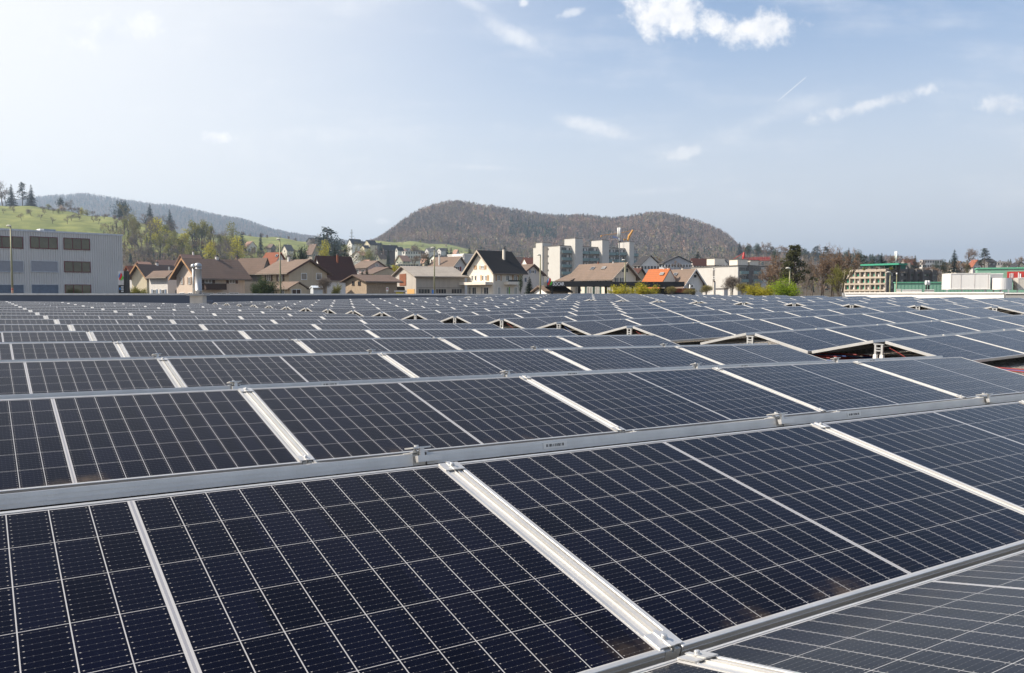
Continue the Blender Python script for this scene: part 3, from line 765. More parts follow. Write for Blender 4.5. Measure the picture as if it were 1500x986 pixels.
# grey office block with corrugated cladding (its long face looks right of the camera)
corr = pm('grey corrugated cladding', (.60, .585, .56), .6, .1, .05, .3)
B = Bld('office_building', 'grey corrugated three-storey office block at the far left with dark red window frames', 'office building', -40, 108, 11.5, -95, 181.5)
fr = (B.O, B.dR, -B.dL, Zv); zt = B.zl(332.3, B.c); L = B.tR
m = MB(); m.box(0, L, -B.tL, -.16, 0, zt-.25, fr)
nr_ = int(L/.30); pr = []
for i in range(nr_): x = i*L/nr_; s_ = L/nr_; pr += [(x, -.03), (x+s_*.24, -.03), (x+s_*.32, .04), (x+s_*.92, .04)]
pr += [(L, -.03)]
o_ = len(m.v); m.add([B.dR*x - B.dL*y + Zv*z for z in (0, zt-.25) for x, y in pr], [(i, i+1, len(pr)+i+1, len(pr)+i) for i in range(len(pr)-1)])
m.obj('wall', corr, B.root)
m = MB(); m.box(-.1, L+.1, -B.tL-.1, .12, zt-.25, zt, fr); m.obj('roof', pm('pale grey trim', (.50, .52, .55), .5, .3), B.root)
blind = pm('closed grey blinds', (.30, .31, .34), .7, 0, .05); blind_d = pm('blue grey blinds', (.13, .16, .21), .7)
refl = pm('reflecting office glass', (.05, .052, .025), .05, 0, .4, .5, spec=.7)
for (x0, x1, rows) in ((-10, 36.5, ((346, 363.5, 0), (381.5, 399, 1), (416.5, 436, 2))), (46.5, 87, ((347, 364.5, 0), (382, 399, 1), (416.5, 436, 2))), (95.5, 134, ((349, 366, 0), (383, 399, 0), (416.8, 436, 0)))):
    for y0, y1, st in rows:
        k = B.win('R', x0, x1, y0, y1, fm=red_fr if st == 0 else MATS['pale grey trim'], pmat=(refl, blind, blind_d)[st], mull=2 if st == 0 else 0, base=.06)
for x0, x1, yt_, mt in ((67, 73, 334.3, white_fr), (73.2, 90, 335, pm('blue grey roof duct', (.2, .25, .32), .6))):
    B.box('roof_duct', mt, 'R', x0, x1, yt_, 338.5, -3.2, -1.6)
# filling station pylon
p = at(180, HORIZON, 92); q = 92/FPX
t = thing('price_pylon', 'grey and black filling station price pylon beside the corrugated office', 'sign pylon', (p.x, p.y, 4.5)); F = (Vector((0, 0, 0)), RH, FH, Zv); zz = lambda y: z_of(y, p)-4.5
gr_p = pm('silver sign panel', (.55, .54, .53), .5, .2); blk = pm('black sign panel', (.02, .02, .022), .5)
m = MB(); m.box(-5*q, 3*q, -.2, .2, zz(417.5), zz(397), F); m.obj('panel', gr_p, t)
m = MB(); m.box(3.05*q, 7.8*q, -.15, .45, 0, zz(397.3), F); m.obj('side_panel', blk, t)
m = MB(); m.box(-5*q, 3*q, -.19, .19, 0, zz(417.7), F); pp = m.obj('price_panel', blk, t)
def flame(parent, o, ex, ey, h, off):
    """three-coloured flame emblem: blue, red and green leaves"""
    def leaf(nm, pts, mt, k):
        m = MB(); vs = [o + ex*(a*h) + Zv*(b_*h) + ey*(off+k*.004) for a, b_ in pts] + [o + ex*(a*h) + Zv*(b_*h) + ey*(off+k*.004+.05) for a, b_ in pts]; n = len(pts)
        m.add(vs, [tuple(range(n)), tuple(range(n, 2*n))[::-1]] + [(i, (i+1) % n, n+(i+1) % n, n+i) for i in range(n)]); m.obj(nm, mt, parent)
    leaf('blue_leaf', [(-.30, .45), (-.26, .66), (-.14, .84), (-.02, .96), (-.10, .74), (-.12, .55), (-.18, .40), (-.26, .32)], pm('emblem blue', (.03, .25, .65), .5), 0)
    leaf('red_leaf', [(-.16, .02), (-.26, .20), (-.14, .40), (-.08, .62), (0, .98), (.14, .84), (.19, .62), (.14, .42), (.02, .22), (-.04, .10)], pm('emblem red', (.70, .04, .03), .5), 1)
    leaf('green_leaf', [(-.02, .0), (.03, .16), (.14, .32), (.20, .52), (.24, .60), (.34, .42), (.30, .24), (.16, .06)], pm('emblem green', (.12, .60, .06), .5), 2)
flame(t, Vector((0, 0, zz(410.8))) + RH*(-.9*q), RH, -FH, 11.2*q, .205)
m = MB()
for r_ in range(3): m.box(-1*q, 2.4*q, -.195, -.193+.0, zz(421.5+r_*3.2), zz(419.3+r_*3.2), F)
m.obj('price_display', pm('pale display', (.55, .57, .58), .5), pp)
m = MB(); m.box(-3.8*q, -2*q, -.196, -.192, zz(424.5), zz(421.5), F); m.obj('price_mark', pm('emblem blue', (.03, .25, .65)), pp)

# houses along the near street, left to right -----------------------------------------------------
B = Bld('house', 'house with grey-pink roof partly hidden right behind the price pylon', 'house', 196, 175, 30, 183, 215).gable('L', 403, 391, greyw, redr)
B.win('L', 188, 190, 406, 411); B.win('L', 191.5, 193.5, 406, 411)
B = Bld('house', 'cream house with mottled brown roof left of the peach house', 'house', 215.5, 150, 40, 194, 262).gable('L', 404.5, 388.5, cream, brown1, .7, .7, under=woodo)
B.chimney(231, 385.3, 5, greyw); B.chimney(236.5, 391, 2, steel, 2.2, False)
B = Bld('house_extension', 'white two-window annex in front of the cream house', 'annex', 246, 138, 34, 219.5, 262).gable('R', 404.5, 398, white_w, brown1, .3, .5)
B.win('L', 224.8, 229.5, 424, 433, sh=shut_bl, fm=white_fr); B.win('L', 237, 242, 424, 433, sh=shut_bl); B.win('R', 256.5, 259.5, 424, 433, pmat=dark)
B = Bld('house', 'orange-roofed house roof top showing over the cream house', 'house', 215, 210, 35, 195, 228).gable('L', 395, 384.5, cream, pinkr)
B = Bld('house', 'pale sunlit roof showing left of the peach house gable', 'house', 240, 205, 25, 228, 275).gable('L', 396, 382, warm_w, pinkr)
B = Bld('house', 'small pale roof with round chimney behind the peach house', 'house', 275, 190, 30, 262, 298).gable('L', 386, 374, warm_w, pinkr); B.chimney(284.5, 369, 3, greyw)
B = Bld('house', 'peach house with dark brown balcony and steep brown roof behind the silver flue', 'house', 290.5, 130, 28, 259.5, 359).gable('L', 403.5, 380, peach, brown1, .9, .9, under=woodo)
for x0, x1 in ((266, 269.2), (277, 280.2)): B.win('L', x0, x1, 406, 416.5, sh=shut_l, pmat=glass_lt)
for x0, x1 in ((264, 271), (276.5, 283)): B.win('L', x0, x1, 428.5, 436)
B.win('R', 300.5, 311, 405, 415, sh=shut_b, pmat=glass_lt); B.win('R', 336, 345, 405.5, 415.5, sh=shut_b, pmat=glass_lt)
bal = B.box('balcony', woodd, 'R', 296.5, 326.5, 415.5, 424.5, .0, 1.3)
for x0, x1 in ((297, 313), (318, 332), (336, 350)): B.win('R', x0, x1, 428.5, 437)
B.chimney(319, 376, 6, greyw)
B = Bld('house', 'long brown roof extending behind the peach house to the right', 'house', 385, 142, 50, 340, 398).gable('R', 396.5, 379.5, concd, brown1, .2, .4); B.chimney(348, 376, 4, brown2)
B = Bld('house', 'reddish-orange roofed house with small white gable behind the street lamp', 'house', 401.5, 185, 58, 383, 421).gable('R', 387, 371, white_w, redr, .4, .5); B.skylight(406, .7, 3)
B = Bld('house', 'tan house with four white-framed windows, dark shutters and front porch', 'house', 423.5, 132, 40, 384, 479.5).gable('R', 398.5, 381.5, tan, brown2, .6, .8, under=shut_b)
for x0, x1 in ((391.5, 397.2), (408.5, 414.5)): B.win('L', x0, x1, 401.5, 412, sh=shut_b, pmat=glass_lt)
for x0, x1 in ((441.5, 450), (463.5, 471.5)): B.win('R', x0, x1, 400, 410, pmat=glass_lt, mull=0)
B.chimney(428, 376.5, 4.5, greyw, .6)
C2 = Bld('porch', 'tan porch with little brown gable roof in front of the tan house', 'porch', 424.5, 127, 38, 395, 449.5).gable('R', 422, 414.5, tan, brown2, .3, .5)
C2.win('R', 427.5, 441, 423.5, 437, pmat=woodd); C2.win('L', 399, 402, 424, 437); C2.win('L', 412, 417, 424, 437)
B = Bld('awning', 'small white glass awning at the right end of the tan house', 'awning', 459, 126, 20, 455, 473).gable('L', 423, 420.5, pm('white awning post', (.55, .58, .6), .5), pm('pale awning', (.6, .64, .66), .4), .1, .1)
B = Bld('house', 'house with big dark red roof and white left gable behind the tan house', 'house', 476, 165, 24, 456, 523).gable('L', 407, 376, white_w, darkred, .4, .5); B.chimney(492, 373.5, 3.4, pm('brick', (.25, .09, .05), .9), 1.0)
B.box('wall', cream, 'R', 477, 522, 406.5, 411, .003, .05)
B = Bld('house', 'pinkish house with light brown roof between dark red roof and warehouse', 'house', 538.5, 200, 45, 517, 567).gable('R', 392, 383, wall_mat('pink grey plaster', (.50, .40, .37)), brown2, .4, .4); B.win('R', 550, 554.5, 386.5, 390.5, pmat=glass_lt)
B.win('L', 522, 526, 395, 401); B.win('L', 530, 534, 395, 401)
B = Bld('shed', 'low brown roof in front of the pinkish house', 'shed', 548, 178, 50, 530, 590).gable('R', 401, 392.5, tan, brown1, .3, .4)
B = Bld('barn', 'old wooden barn with two small windows and sagging brown roof', 'barn', 537, 135, 30, 506.5, 582).gable('L', 412, 404.2, woodl, brown1, .7, .8)
B.win('L', 516.3, 519.8, 412, 418.5, fm=woodd, mull=0); B.win('L', 525, 529, 412, 418.5, fm=woodd, mull=0)
B.box('boarding', woodl, 'R', 538.5, 578, 415.5, 417.3, .004, .06); B.box('boarding', woodl, 'R', 538.5, 578, 420, 422, .004, .06)
B = Bld('warehouse', 'concrete block warehouse with pale grey roof and rust brown loft door', 'warehouse', 609.5, 140, 16, 575, 681).gable('L', 405, 391.5, block, greyr, .5, .8)
B.box('loft_door', rust_d, 'L', 586, 595.5, 401.2, 418.5, .004, .08); B.box('lower_door', pm('yellow ochre door', (.55, .33, .12), .8), 'L', 597, 607.5, 423.5, 436, .004, .06)
for x0, x1 in ((612.5, 630), (638, 654), (661, 677)): B.win('R', x0, x1, 423, 430.5, fm=block, mull=3)
B.box('lintel_band', wall_mat('block band', (.30, .28, .25)), 'R', 611, 680, 421, 422.2, .003, .05)
B.box('canopy', dark, 'L', 577, 593, 420.3, 424, 0, 1.6)
B = Bld('house', 'brown-roofed white house with tall chimney behind the warehouse', 'house', 662, 185, 50, 628, 685).gable('R', 392, 377, greyw, brown2, .5, .5, under=beige_c); B.chimney(653, 374, 3, greyw, 2.2)
B.win('R', 667, 673, 390.5, 397, sh=shut_r)
B = Bld('apartment_building', 'white flat-roofed block with grey side between warehouse and black roof', 'apartment building', 680, 240, 35, 656, 700).flat(371.5, greyw, white_w)
B.box('terrace_parapet', white_w, 'L', 664, 679, 373.5, 377, .004, .3); B.win('L', 668, 676, 378, 383)
B = Bld('house', 'white house with steep black roof and balconies in the middle', 'house', 722.5, 138, 38, 684.5, 764.5).gable('L', 398, 368.5, warm_w, blackr, .7, .8, under=beige_c, curve=.35)
B.chimney(729.5, 366, 4.5, warm_w, 1.6)
B.win('L', 694.5, 698.5, 389, 394.5, pmat=shut_t, fm=shut_t, mull=0); B.win('L', 704.8, 709.6, 389, 394.5, sh=shut_t, pmat=glass_lt); B.win('L', 701.3, 703, 375.5, 378, mull=0)
for x0, x1 in ((691, 693.2), (695.5, 698.2), (706.5, 708.5), (711.2, 713.4)): B.win('L', x0, x1, 403.5, 411, mull=0)
for x0, x1 in ((704, 706.2), (714, 716.3)): B.box('shutter', shut_t, 'L', x0, x1, 403.2, 411.2, .004, .06)
for x0, x1 in ((686.5, 690), (692, 698), (705, 707), (709, 716)): B.win('L', x0, x1, 420.5, 436)
B.box('balcony', warm_w, 'L', 682, 721.5, 413.5, 417.5, .004, 1.5); B.box('balcony', warm_w, 'R', 738, 757, 413, 417, .004, 1.3); B.box('balcony_rail', dark, 'R', 738, 757, 410.5, 412.7, 1.2, 1.25)
for x0, x1, sh in ((728, 732.5, shut_t), (741, 746, None), (752.5, 757.5, shut_t)): B.win('R', x0, x1, 403.2, 411.5, sh=sh)
B.win('R', 729, 733, 420.5, 436, pmat=glass_lt); B.win('R', 741.5, 745, 420.5, 436); B.box('door', pm('bright green door', (.12, .45, .03), .6), 'R', 745.2, 746.6, 420.5, 436, .004, .05); B.win('R', 753, 757.5, 420.5, 436, pmat=glass_lt)
B.box('attic_shutters', shut_t, 'L', 710, 712.6, 388.8, 394.7, .004, .05)
B = Bld('house', 'small grey-white house with blue-grey shutters right of the black roof', 'house', 763, 160, 55, 752, 795).gable('R', 402, 388.5, greyw, brown2, .6, .5, under=shut_b); B.win('R', 777.5, 782.5, 395.5, 400.5, sh=shut_bl); B.win('R', 768.5, 771, 407, 413, fm=shut_bl)
B = Bld('carport', 'low roof with white gable in front of the sign canopy', 'carport', 802, 118, 20, 783, 832).gable('L', 427.5, 420.5, white_w, brown2, .5, .5)

# apartment tower with stair shafts
B = Bld('apartment_tower', 'tall grey concrete apartment block with stair shafts and teal balconies', 'apartment building', 820, 328, 40, 781, 933).flat(359.3, conc, concd)
def shaft(x0, x1, yt, dep=1.6, w='R', back=4.0, mt=conc):
    k = B.box('stair_shaft', mt, w, x0, x1, yt, 440, -back, dep); B.box('shaft_cap', concd, w, x0-.3, x1+.3, yt-.6, yt-.1, -back-.1, dep+.1, k)
shaft(836, 847, 350, 2.6); shaft(875.5, 885.5, 352.6, 2.6); shaft(915, 922, 355, 2.6); shaft(786.5, 796, 356, .6, 'L')
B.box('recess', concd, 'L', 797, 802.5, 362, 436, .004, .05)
for y in range(5): B.win('L', 801.3, 803.6, 364+y*10.3, 366.5+y*10.3, fm=dark, mull=0)
for (x0, x1, mid_) in ((821.5, 835, None), (848, 875, 860.5), (886, 914.5, 899.5), (922.8, 932.6, None)):
    k0 = (x0-820)/113*5.2
    for fl in range(5):
        y = 362.3 + k0 + fl*(10.4-.012*(x0-820)/10)
        segs = ((x0, x1),) if mid_ is None else ((x0, mid_-.5), (mid_+.5, x1))
        for a_, b_ in segs:
            k = B.win('R', a_+.6, b_-.6, y+.2, y+4.6, fm=concd, pmat=glass_dk, mull=3)
            B.box('curtain', greyw, 'R', a_+(b_-a_)*.6, a_+(b_-a_)*.84, y+.6, y+4.4, .03, .06, k)
            B.box('balcony', teal, 'R', a_, b_, y+4.4, y+8.6, .9, 1.0); B.box('balcony_floor', concd, 'R', a_, b_, y+8.7, y+9.4, .02, .98)
# sign canopy of the filling station
p = at(870, HORIZON, 112); q = 112/FPX
t = thing('station_canopy', 'dark filling station canopy with white lettering and flame emblem', 'canopy', (p.x, p.y, 4.5)); zz = lambda y: z_of(y, p)-4.5
blkc = pm('charcoal canopy fascia', (.045, .043, .042), .6, .1, .1)
m = MB(); m.box(-69*q, 26*q, -.4, 9, zz(419.3), zz(412.3), F); m.obj('fascia', blkc, t); m = MB(); m.box(26.05*q, 132*q, -.2, 9, zz(420), zz(412.8), F); m.obj('fascia', blk, t)
for x in (-60, -20, 20, 60, 110):
    m = MB(); m.box(x*q-.15, x*q+.15, 2, 2.3, 0, zz(419.4), F); m.obj('column', blk, t)
cu = bpy.data.curves.new('lettering', 'FONT'); cu.body = 'SOCAR'; cu.size = 6.9*q; cu.extrude = .03; cu.space_character = .98; cu.offset = .014
tmp = bpy.data.objects.new('tmp', cu); COL.objects.link(tmp); dg = bpy.context.evaluated_depsgraph_get(); me = bpy.data.meshes.new_from_object(tmp.evaluated_get(dg)); bpy.data.objects.remove(tmp)
me.materials.clear(); me.materials.append(pm('white letters', (.85, .85, .84), .5)); xsz = max(v.co.x for v in me.vertices)
lt = link('lettering', me, t, Matrix.Translation(RH*(-60.5*q) + Zv*(zz(418.4)) - FH*.44) @ Matrix(((RH.x*17*q/xsz, 0, -FH.x, 0), (RH.y*17*q/xsz, 0, -FH.y, 0), (0, 1, 0, 0), (0, 0, 0, 1))))
flame(t, Vector((0, 0, zz(418.3))) + RH*(-65.2*q), RH, -FH, 12.0*q, .42)
B = Bld('house', 'long brown-roofed double house with green shutters behind the station canopy', 'house', 897.5, 150, 42, 836, 931).gable('R', 405, 386, warm_w, brown2, .9, .9, under=beige_c)
for x0, x1 in ((842.5, 848), (856.5, 862), (868.5, 874), (880.5, 885.5), (890, 894)): B.win('L', x0, x1, 407, 413, sh=shut_g, pmat=glass_lt)
for x0, x1 in ((843, 848), (860, 868), (872, 878), (890, 894)): B.win('L', x0, x1, 420, 434, sh=shut_g, pmat=glass_lt)
B.win('R', 901.5, 904, 407, 413, sh=shut_g); B.win('R', 909, 911.5, 407, 413, sh=shut_g); B.win('R', 911, 913, 393.5, 398.5, fm=shut_g); B.win('R', 917, 919, 393.5, 398.5, fm=shut_g)
B.skylight(869, .62, 5.5); B.skylight(885.5, .62, 5.5, mat=glass_lt); B.chimney(876, 384, 2.5, pm('brick', (.25, .09, .05))); B.chimney(898, 383, 2.5, greyw)
B = Bld('house', 'lower brown roof left of the long double house', 'house', 836, 158, 42, 818, 900).gable('R', 411, 396, warm_w, brown2, .5, .5)
B = Bld('house', 'dark-roofed house half hidden right of the double house', 'house', 930, 165, 40, 912, 946).gable('R', 406, 394, tan, darkred, .5, .6); B.win('R', 935, 939, 408, 414, pmat=glass_lt)
B = Bld('house', 'house with bright orange new tiles on the left half of its roof', 'house', 971, 139, 42, 940, 991).gable('R', 413.5, 395.2, warm_w, orange, .02, .9); B.skylight(971, .62, 5.5, mat=glass_lt); B.chimney(972, 392, 2, greyw); B.chimney(978, 392, 2, warm_w)
B = Bld('house', 'brown-roofed house with white gable joined to the orange roof', 'house', 1004, 138, 42, 971.5, 1029).gable('R', 414.5, 395.6, white_w, brown2, .5, .9, under=greyw)
B.win('R', 1015, 1020, 402, 407.5, pmat=dark, mull=0); B.win('R', 1006, 1013, 415, 422, pmat=dark, mull=0); B.skylight(990.5, .62, 5.5); B.chimney(999, 392.5, 2.5, warm_w)
p = at(1013, HORIZON, 130); q = 130/FPX
t = thing('air_conditioner', 'white wall unit below the gable of the brown-roofed house', 'air conditioner', (p.x, p.y, 4.6)); zz = lambda y: z_of(y, p)-4.6
m = MB(); m.box(-3*q, 3*q, -.3, .4, zz(421.5), zz(416.8), F); m.obj('casing', white_fr, t); m = MB(); m.box(-3*q, 3*q, -.25, .35, 0, zz(421.6), F); m.obj('stand', greyw, t); m = MB(); m.lathe([(.16, 0), (.16, .02)], 14); g = m.obj('fan_grille', dark, t, True); g.matrix_local = Matrix.Translation(Zv*zz(419) - FH*.305) @ FH.to_track_quat('Z', 'Y').to_matrix().to_4x4()
# low fence with an orange banner
p = at(1000, HORIZON, 118); q = 118/FPX
t = thing('banner_fence', 'low dark fence with rust orange banner behind the yellow-green bushes', 'fence', (p.x, p.y, 5)); zz = lambda y: z_of(y, p)-5
m = MB(); m.box(-60*q, 18*q, 0, .1, 0, zz(422.5), F); m.obj('panel', blk, t); m = MB(); m.box(-11*q, 14*q, -.03, -.004, zz(428.5), zz(422.6), F); m.obj('banner', pm('rust orange banner', (.45, .10, .03), .8, 0, .5, 1.5), t)

B = Bld('apartment_building', 'pale concrete block with three white roof boxes and stair slot', 'apartment building', 1080.5, 200, 48, 1012, 1127).flat(388.6, conc, concd)
for x0, x1, w_, yt in ((1032, 1043.5, 'L', 378.5), (1065, 1077, 'L', 380), (1101, 1113, 'R', 381.8)):
    k = B.box('roof_box', warm_w, w_, x0, x1, yt, 388.5, -4.2, -.6); B.box('roof_box_cap', concd, w_, x0-.4, x1+.4, yt-.7, yt-.1, -4.4, -.4, k)
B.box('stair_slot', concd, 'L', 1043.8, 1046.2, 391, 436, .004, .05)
for y in (392, 405): B.win('L', 1043.5, 1046.8, y, y+3.6, mull=0)
for x0, x1 in ((1082, 1093.5), (1101, 1113.5)):
    for y in (391.5, 403.5, 415.5):
        B.win('R', x0, x1, y, y+6, fm=concd, mull=2); B.box('balcony', teal, 'R', x0, x1, y+5.6, y+10, .5, .6)
B.box('pier', concd, 'R', 1094, 1100.5, 389.8, 436, .004, .35)
B = Bld('garage', 'flat low garage in front of the pale concrete block', 'garage', 1060.5, 180, 45, 1018, 1066).flat(422, greyw, concd); 
p = at(1046.3, HORIZON, 176); t = thing('chimney_stack', 'small cream chimney on the low garage', 'chimney', (p.x, p.y, 5)); q = 176/FPX; zz = lambda y: z_of(y, p)-5
m = MB(); m.box(-1.6*q, 1.6*q, -.25, .25, 0, zz(413.5), F); m.obj('stack', warm_w, t); m = MB(); m.box(-1.1*q, 1.1*q, -.18, .18, zz(413.4), zz(411.5), F); m.obj('pot', brown1, t)

# office with green blinds
B = Bld('office_building', 'beige concrete office with green blinds and plants on its roof terrace', 'office building', 1298, 172, 62, 1234, 1372).flat(398.2, concd, concd)
for r_ in range(3):
    y = 398.6 + r_*9.3
    B.box('floor_band', beige_c, 'L', 1234, 1298.2, y+7.0, y+9.6, .004, .55)
    for i in range(8):
        x0 = 1239.3 + i*7.45
        k = B.win('L', x0, x0+6.0, y+.6, y+7, fm=beige_c, pmat=glass_lt if (i*3+r_) % 4 in (0, 3) else glass_dk, mull=1)
        B.box('blind', green_b if (i+r_) % 3 else white_w, 'L', x0+1.0+(i % 2)*1.6, x0+3.2+(i % 2)*1.6, y+1.0, y+6.6, .03, .07, k)
for i in range(9): B.box('pillar', beige_c, 'L', 1237.4+i*7.45, 1238.9+i*7.45, 398, 436, .01, .5)
B.box('parapet', beige_c, 'L', 1232, 1298.3, 394.8, 398.6, -.3, .6); B.box('parapet', concd, 'R', 1298.6, 1370, 394.6, 398.8, -.3, .3)
for x in (1312.5, 1328, 1337.5, 1347, 1361): B.box('pillar', concd, 'R', x-.6, x+.6, 394 if x > 1330 else 385, 436, .01, .7)
for x0, x1 in ((1300, 1311), (1314, 1326), (1329.5, 1336), (1339, 1345.5), (1348.5, 1359), (1362.5, 1370)):
    for y in (399.5, 409, 418): B.win('R', x0, x1, y, y+5.6, fm=concd, pmat=glass_dk if x0 < 1328 else pm('greenish glass', (.05, .09, .06), .1), mull=2)
B.box('roof_cladding', green_dk, 'R', 1314.5, 1326.5, 385.5, 395, -3, -.2)
aw = B.box('awning', green_a, 'L', 1256, 1312, 386.2, 388.6, -4.5, -.8)
for x in (1260, 1275, 1290, 1302): B.box('awning_post', concd, 'L', x, x+.6, 388.7, 395, -1.2, -1.0)
B.box('terrace_hut', warm_w, 'L', 1276, 1282, 390.5, 395, -3, -1.6)
# green hall and hall with red sign, roof units on the neighbouring roof
B = Bld('hall', 'pale green metal-clad hall in front of the beige office', 'hall', 1311.5, 118, 6, 1309, 1475).flat(413.2, green_m, pm('green trim', (.16, .50, .32), .5), caph=.12)
for i in range(26):
    x = 1313+i*5.2; B.box('cladding_joint', pm('green joint', (.13, .36, .24), .6), 'R', x, x+.25, 414.7, 436, .003, .03)
B = Bld('hall', 'tall green metal-clad hall with red sign at the right edge', 'hall', 1430.5, 125, 4, 1427, 1580).flat(392.4, green_m, MATS['green trim'], caph=.2)
sg = B.box('sign_board', pm('red sign', (.50, .05, .04), .5), 'R', 1473.5, 1498, 397.8, 409, .05, .25)
for x0, x1, yt in ((1477, 1477.9, 400.6), (1479.0, 1480.0, 400.2), (1481.2, 1482.2, 400.4), (1489.2, 1490.6, 399.2), (1491.6, 1493.6, 400.8)): B.box('letter', pm('white letters', (.85, .85, .84)), 'R', x0, x1, yt, 407, .26, .3, sg)
B = Bld('neighbour_building', 'flat-roofed neighbouring hall carrying the rounded silver roof units', 'hall', 1236, 54, 2, 1234, 1700, zb=0).flat(428.9, greyw, pm('light roof membrane', (.42, .42, .41), .9), caph=.2)
silver = pm('white coated sheet metal', (.74, .72, .69), .5, .1, .05, .5, stretch=(3, 3, .3)); silver2 = pm('grey coated sheet metal', (.44, .44, .45), .45, .3, .06, .5)
def roof_unit(label, d, xs, yt, yb, round_l, dep, mt, legs, seams, ylegs=428.9):
    p = at(xs[0], HORIZON, d); q = d/FPX; t = thing('roof_unit', label, 'roof unit', (p.x, p.y, z_of(ylegs, p))); z0 = z_of(yb, p)-t.location.z; z1 = z_of(yt, p)-t.location.z
    ey = Vector((p.x, p.y, 0)).normalized(); ex = Vector((ey.y, -ey.x, 0)); X_ = lambda x: solve_t(p, ex, x); W = X_(xs[1]); rw = X_(xs[0]+round_l) if round_l else 0; Fl = (Vector((0, 0, 0)), ex, ey, Zv)
    pts = [(rw*(1-math.sin(math.pi/2*i/8)), dep*.5*(1-math.cos(math.pi/2*i/8))) for i in range(9)][::-1] if round_l else [(0, 0)]
    if round_l > .6*(xs[1]-xs[0]): pts = [(W/2-W/2*math.cos(math.pi*i/16), W/2-W/2*math.sin(math.pi*i/16)) for i in range(17)] + [(W, dep), (0, dep)]
    else: pts += [(W, 0), (W, dep), (pts[0][0], dep)]
    m = MB(); n = len(pts); vs = [ex*x + ey*y + Zv*z for z in (z0, z1) for x, y in pts]
    m.add(vs, [tuple(range(n))[::-1], tuple(range(n, 2*n))] + [(i, (i+1) % n, n+(i+1) % n, n+i) for i in range(n)]); bd = m.obj('casing', mt, t)
    for x in seams:
        m = MB(); m.box(X_(x-.25), X_(x+.25), -.015, -.002, z0+.02, z1-.02, Fl); m.obj('seam', pm('seam strip', (.55, .50, .46), .6), bd)
    m = MB(); rw = min(rw, W*.7); m.box(rw, W+.02, -.04, -.003, z0, z0+.06, Fl); m.box(rw, W+.02, -.03, -.003, z1-.05, z1+.01, Fl); rw < W*.65 and m.obj('edge_trim', pm('trim white', (.72, .70, .67), .5), bd)
    for x in legs:
        m = MB(); m.box(X_(x), X_(x)+.09, .1, .2, 0, z0, Fl); m.obj('leg', steel, t)
    return t
roof_unit('large rounded white roof unit with vertical seams on the neighbouring hall', 62, (1379, 1450), 400.7, 424.2, 13, 4.5, silver, (1386, 1408, 1424, 1442), (1393, 1407, 1427, 1447))
roof_unit('grey roof unit tucked behind the large rounded white one', 64, (1450.5, 1468.5), 401, 424, 0, 3, silver2, (1454, 1464), ())
roof_unit('white rounded roof unit right of the large one', 60, (1453, 1482.5), 407.3, 424.3, 22, 4, silver, (1466, 1476), ())
roof_unit('beige rounded roof unit at the right picture edge', 61, (1483.5, 1560), 407, 424.3, 7, 4, pm('beige coated sheet metal', (.50, .47, .42), .45, .2, .06, .5), (1489, 1505, 1530), (1492, 1500))
roof_unit('dark low ventilation box beside the twin vents', 70, (1354, 1368), 424.5, 427.8, 0, 1.5, pm('dark unit', (.12, .12, .12), .6), (1356, 1366), ())
roof_unit('white low duct lying on the neighbouring roof in front of the green hall', 72, (1321, 1350), 424.4, 427.9, 0, 1.2, white_cop, (1325, 1345), (1335,))
roof_unit('small cream box at the left corner of the green hall', 74, (1313, 1319.5), 423.6, 428, 0, .8, warm_w, (1314, 1318), ())
for i, px in enumerate((1356.5, 1360)):
    p = at(px, HORIZON, 73); q = 73/FPX; t = thing('roof_vent', '%s of twin roof vent pipes with white caps before the green hall' % ('left' if i == 0 else 'right'), 'vent pipe', (p.x, p.y, z_of(429, p))); z = lambda y: z_of(y, p)-t.location.z
    m = MB(); m.tube([(0, 0, 0), (0, 0, z(418))], .07, 8); m.obj('pipe', dark, t, True); m = MB(); m.lathe([(.10, z(418)), (.12, z(416)), (.12, z(412.5)), (.07, z(411))], 12); m.obj('cap', white_fr, t, True)

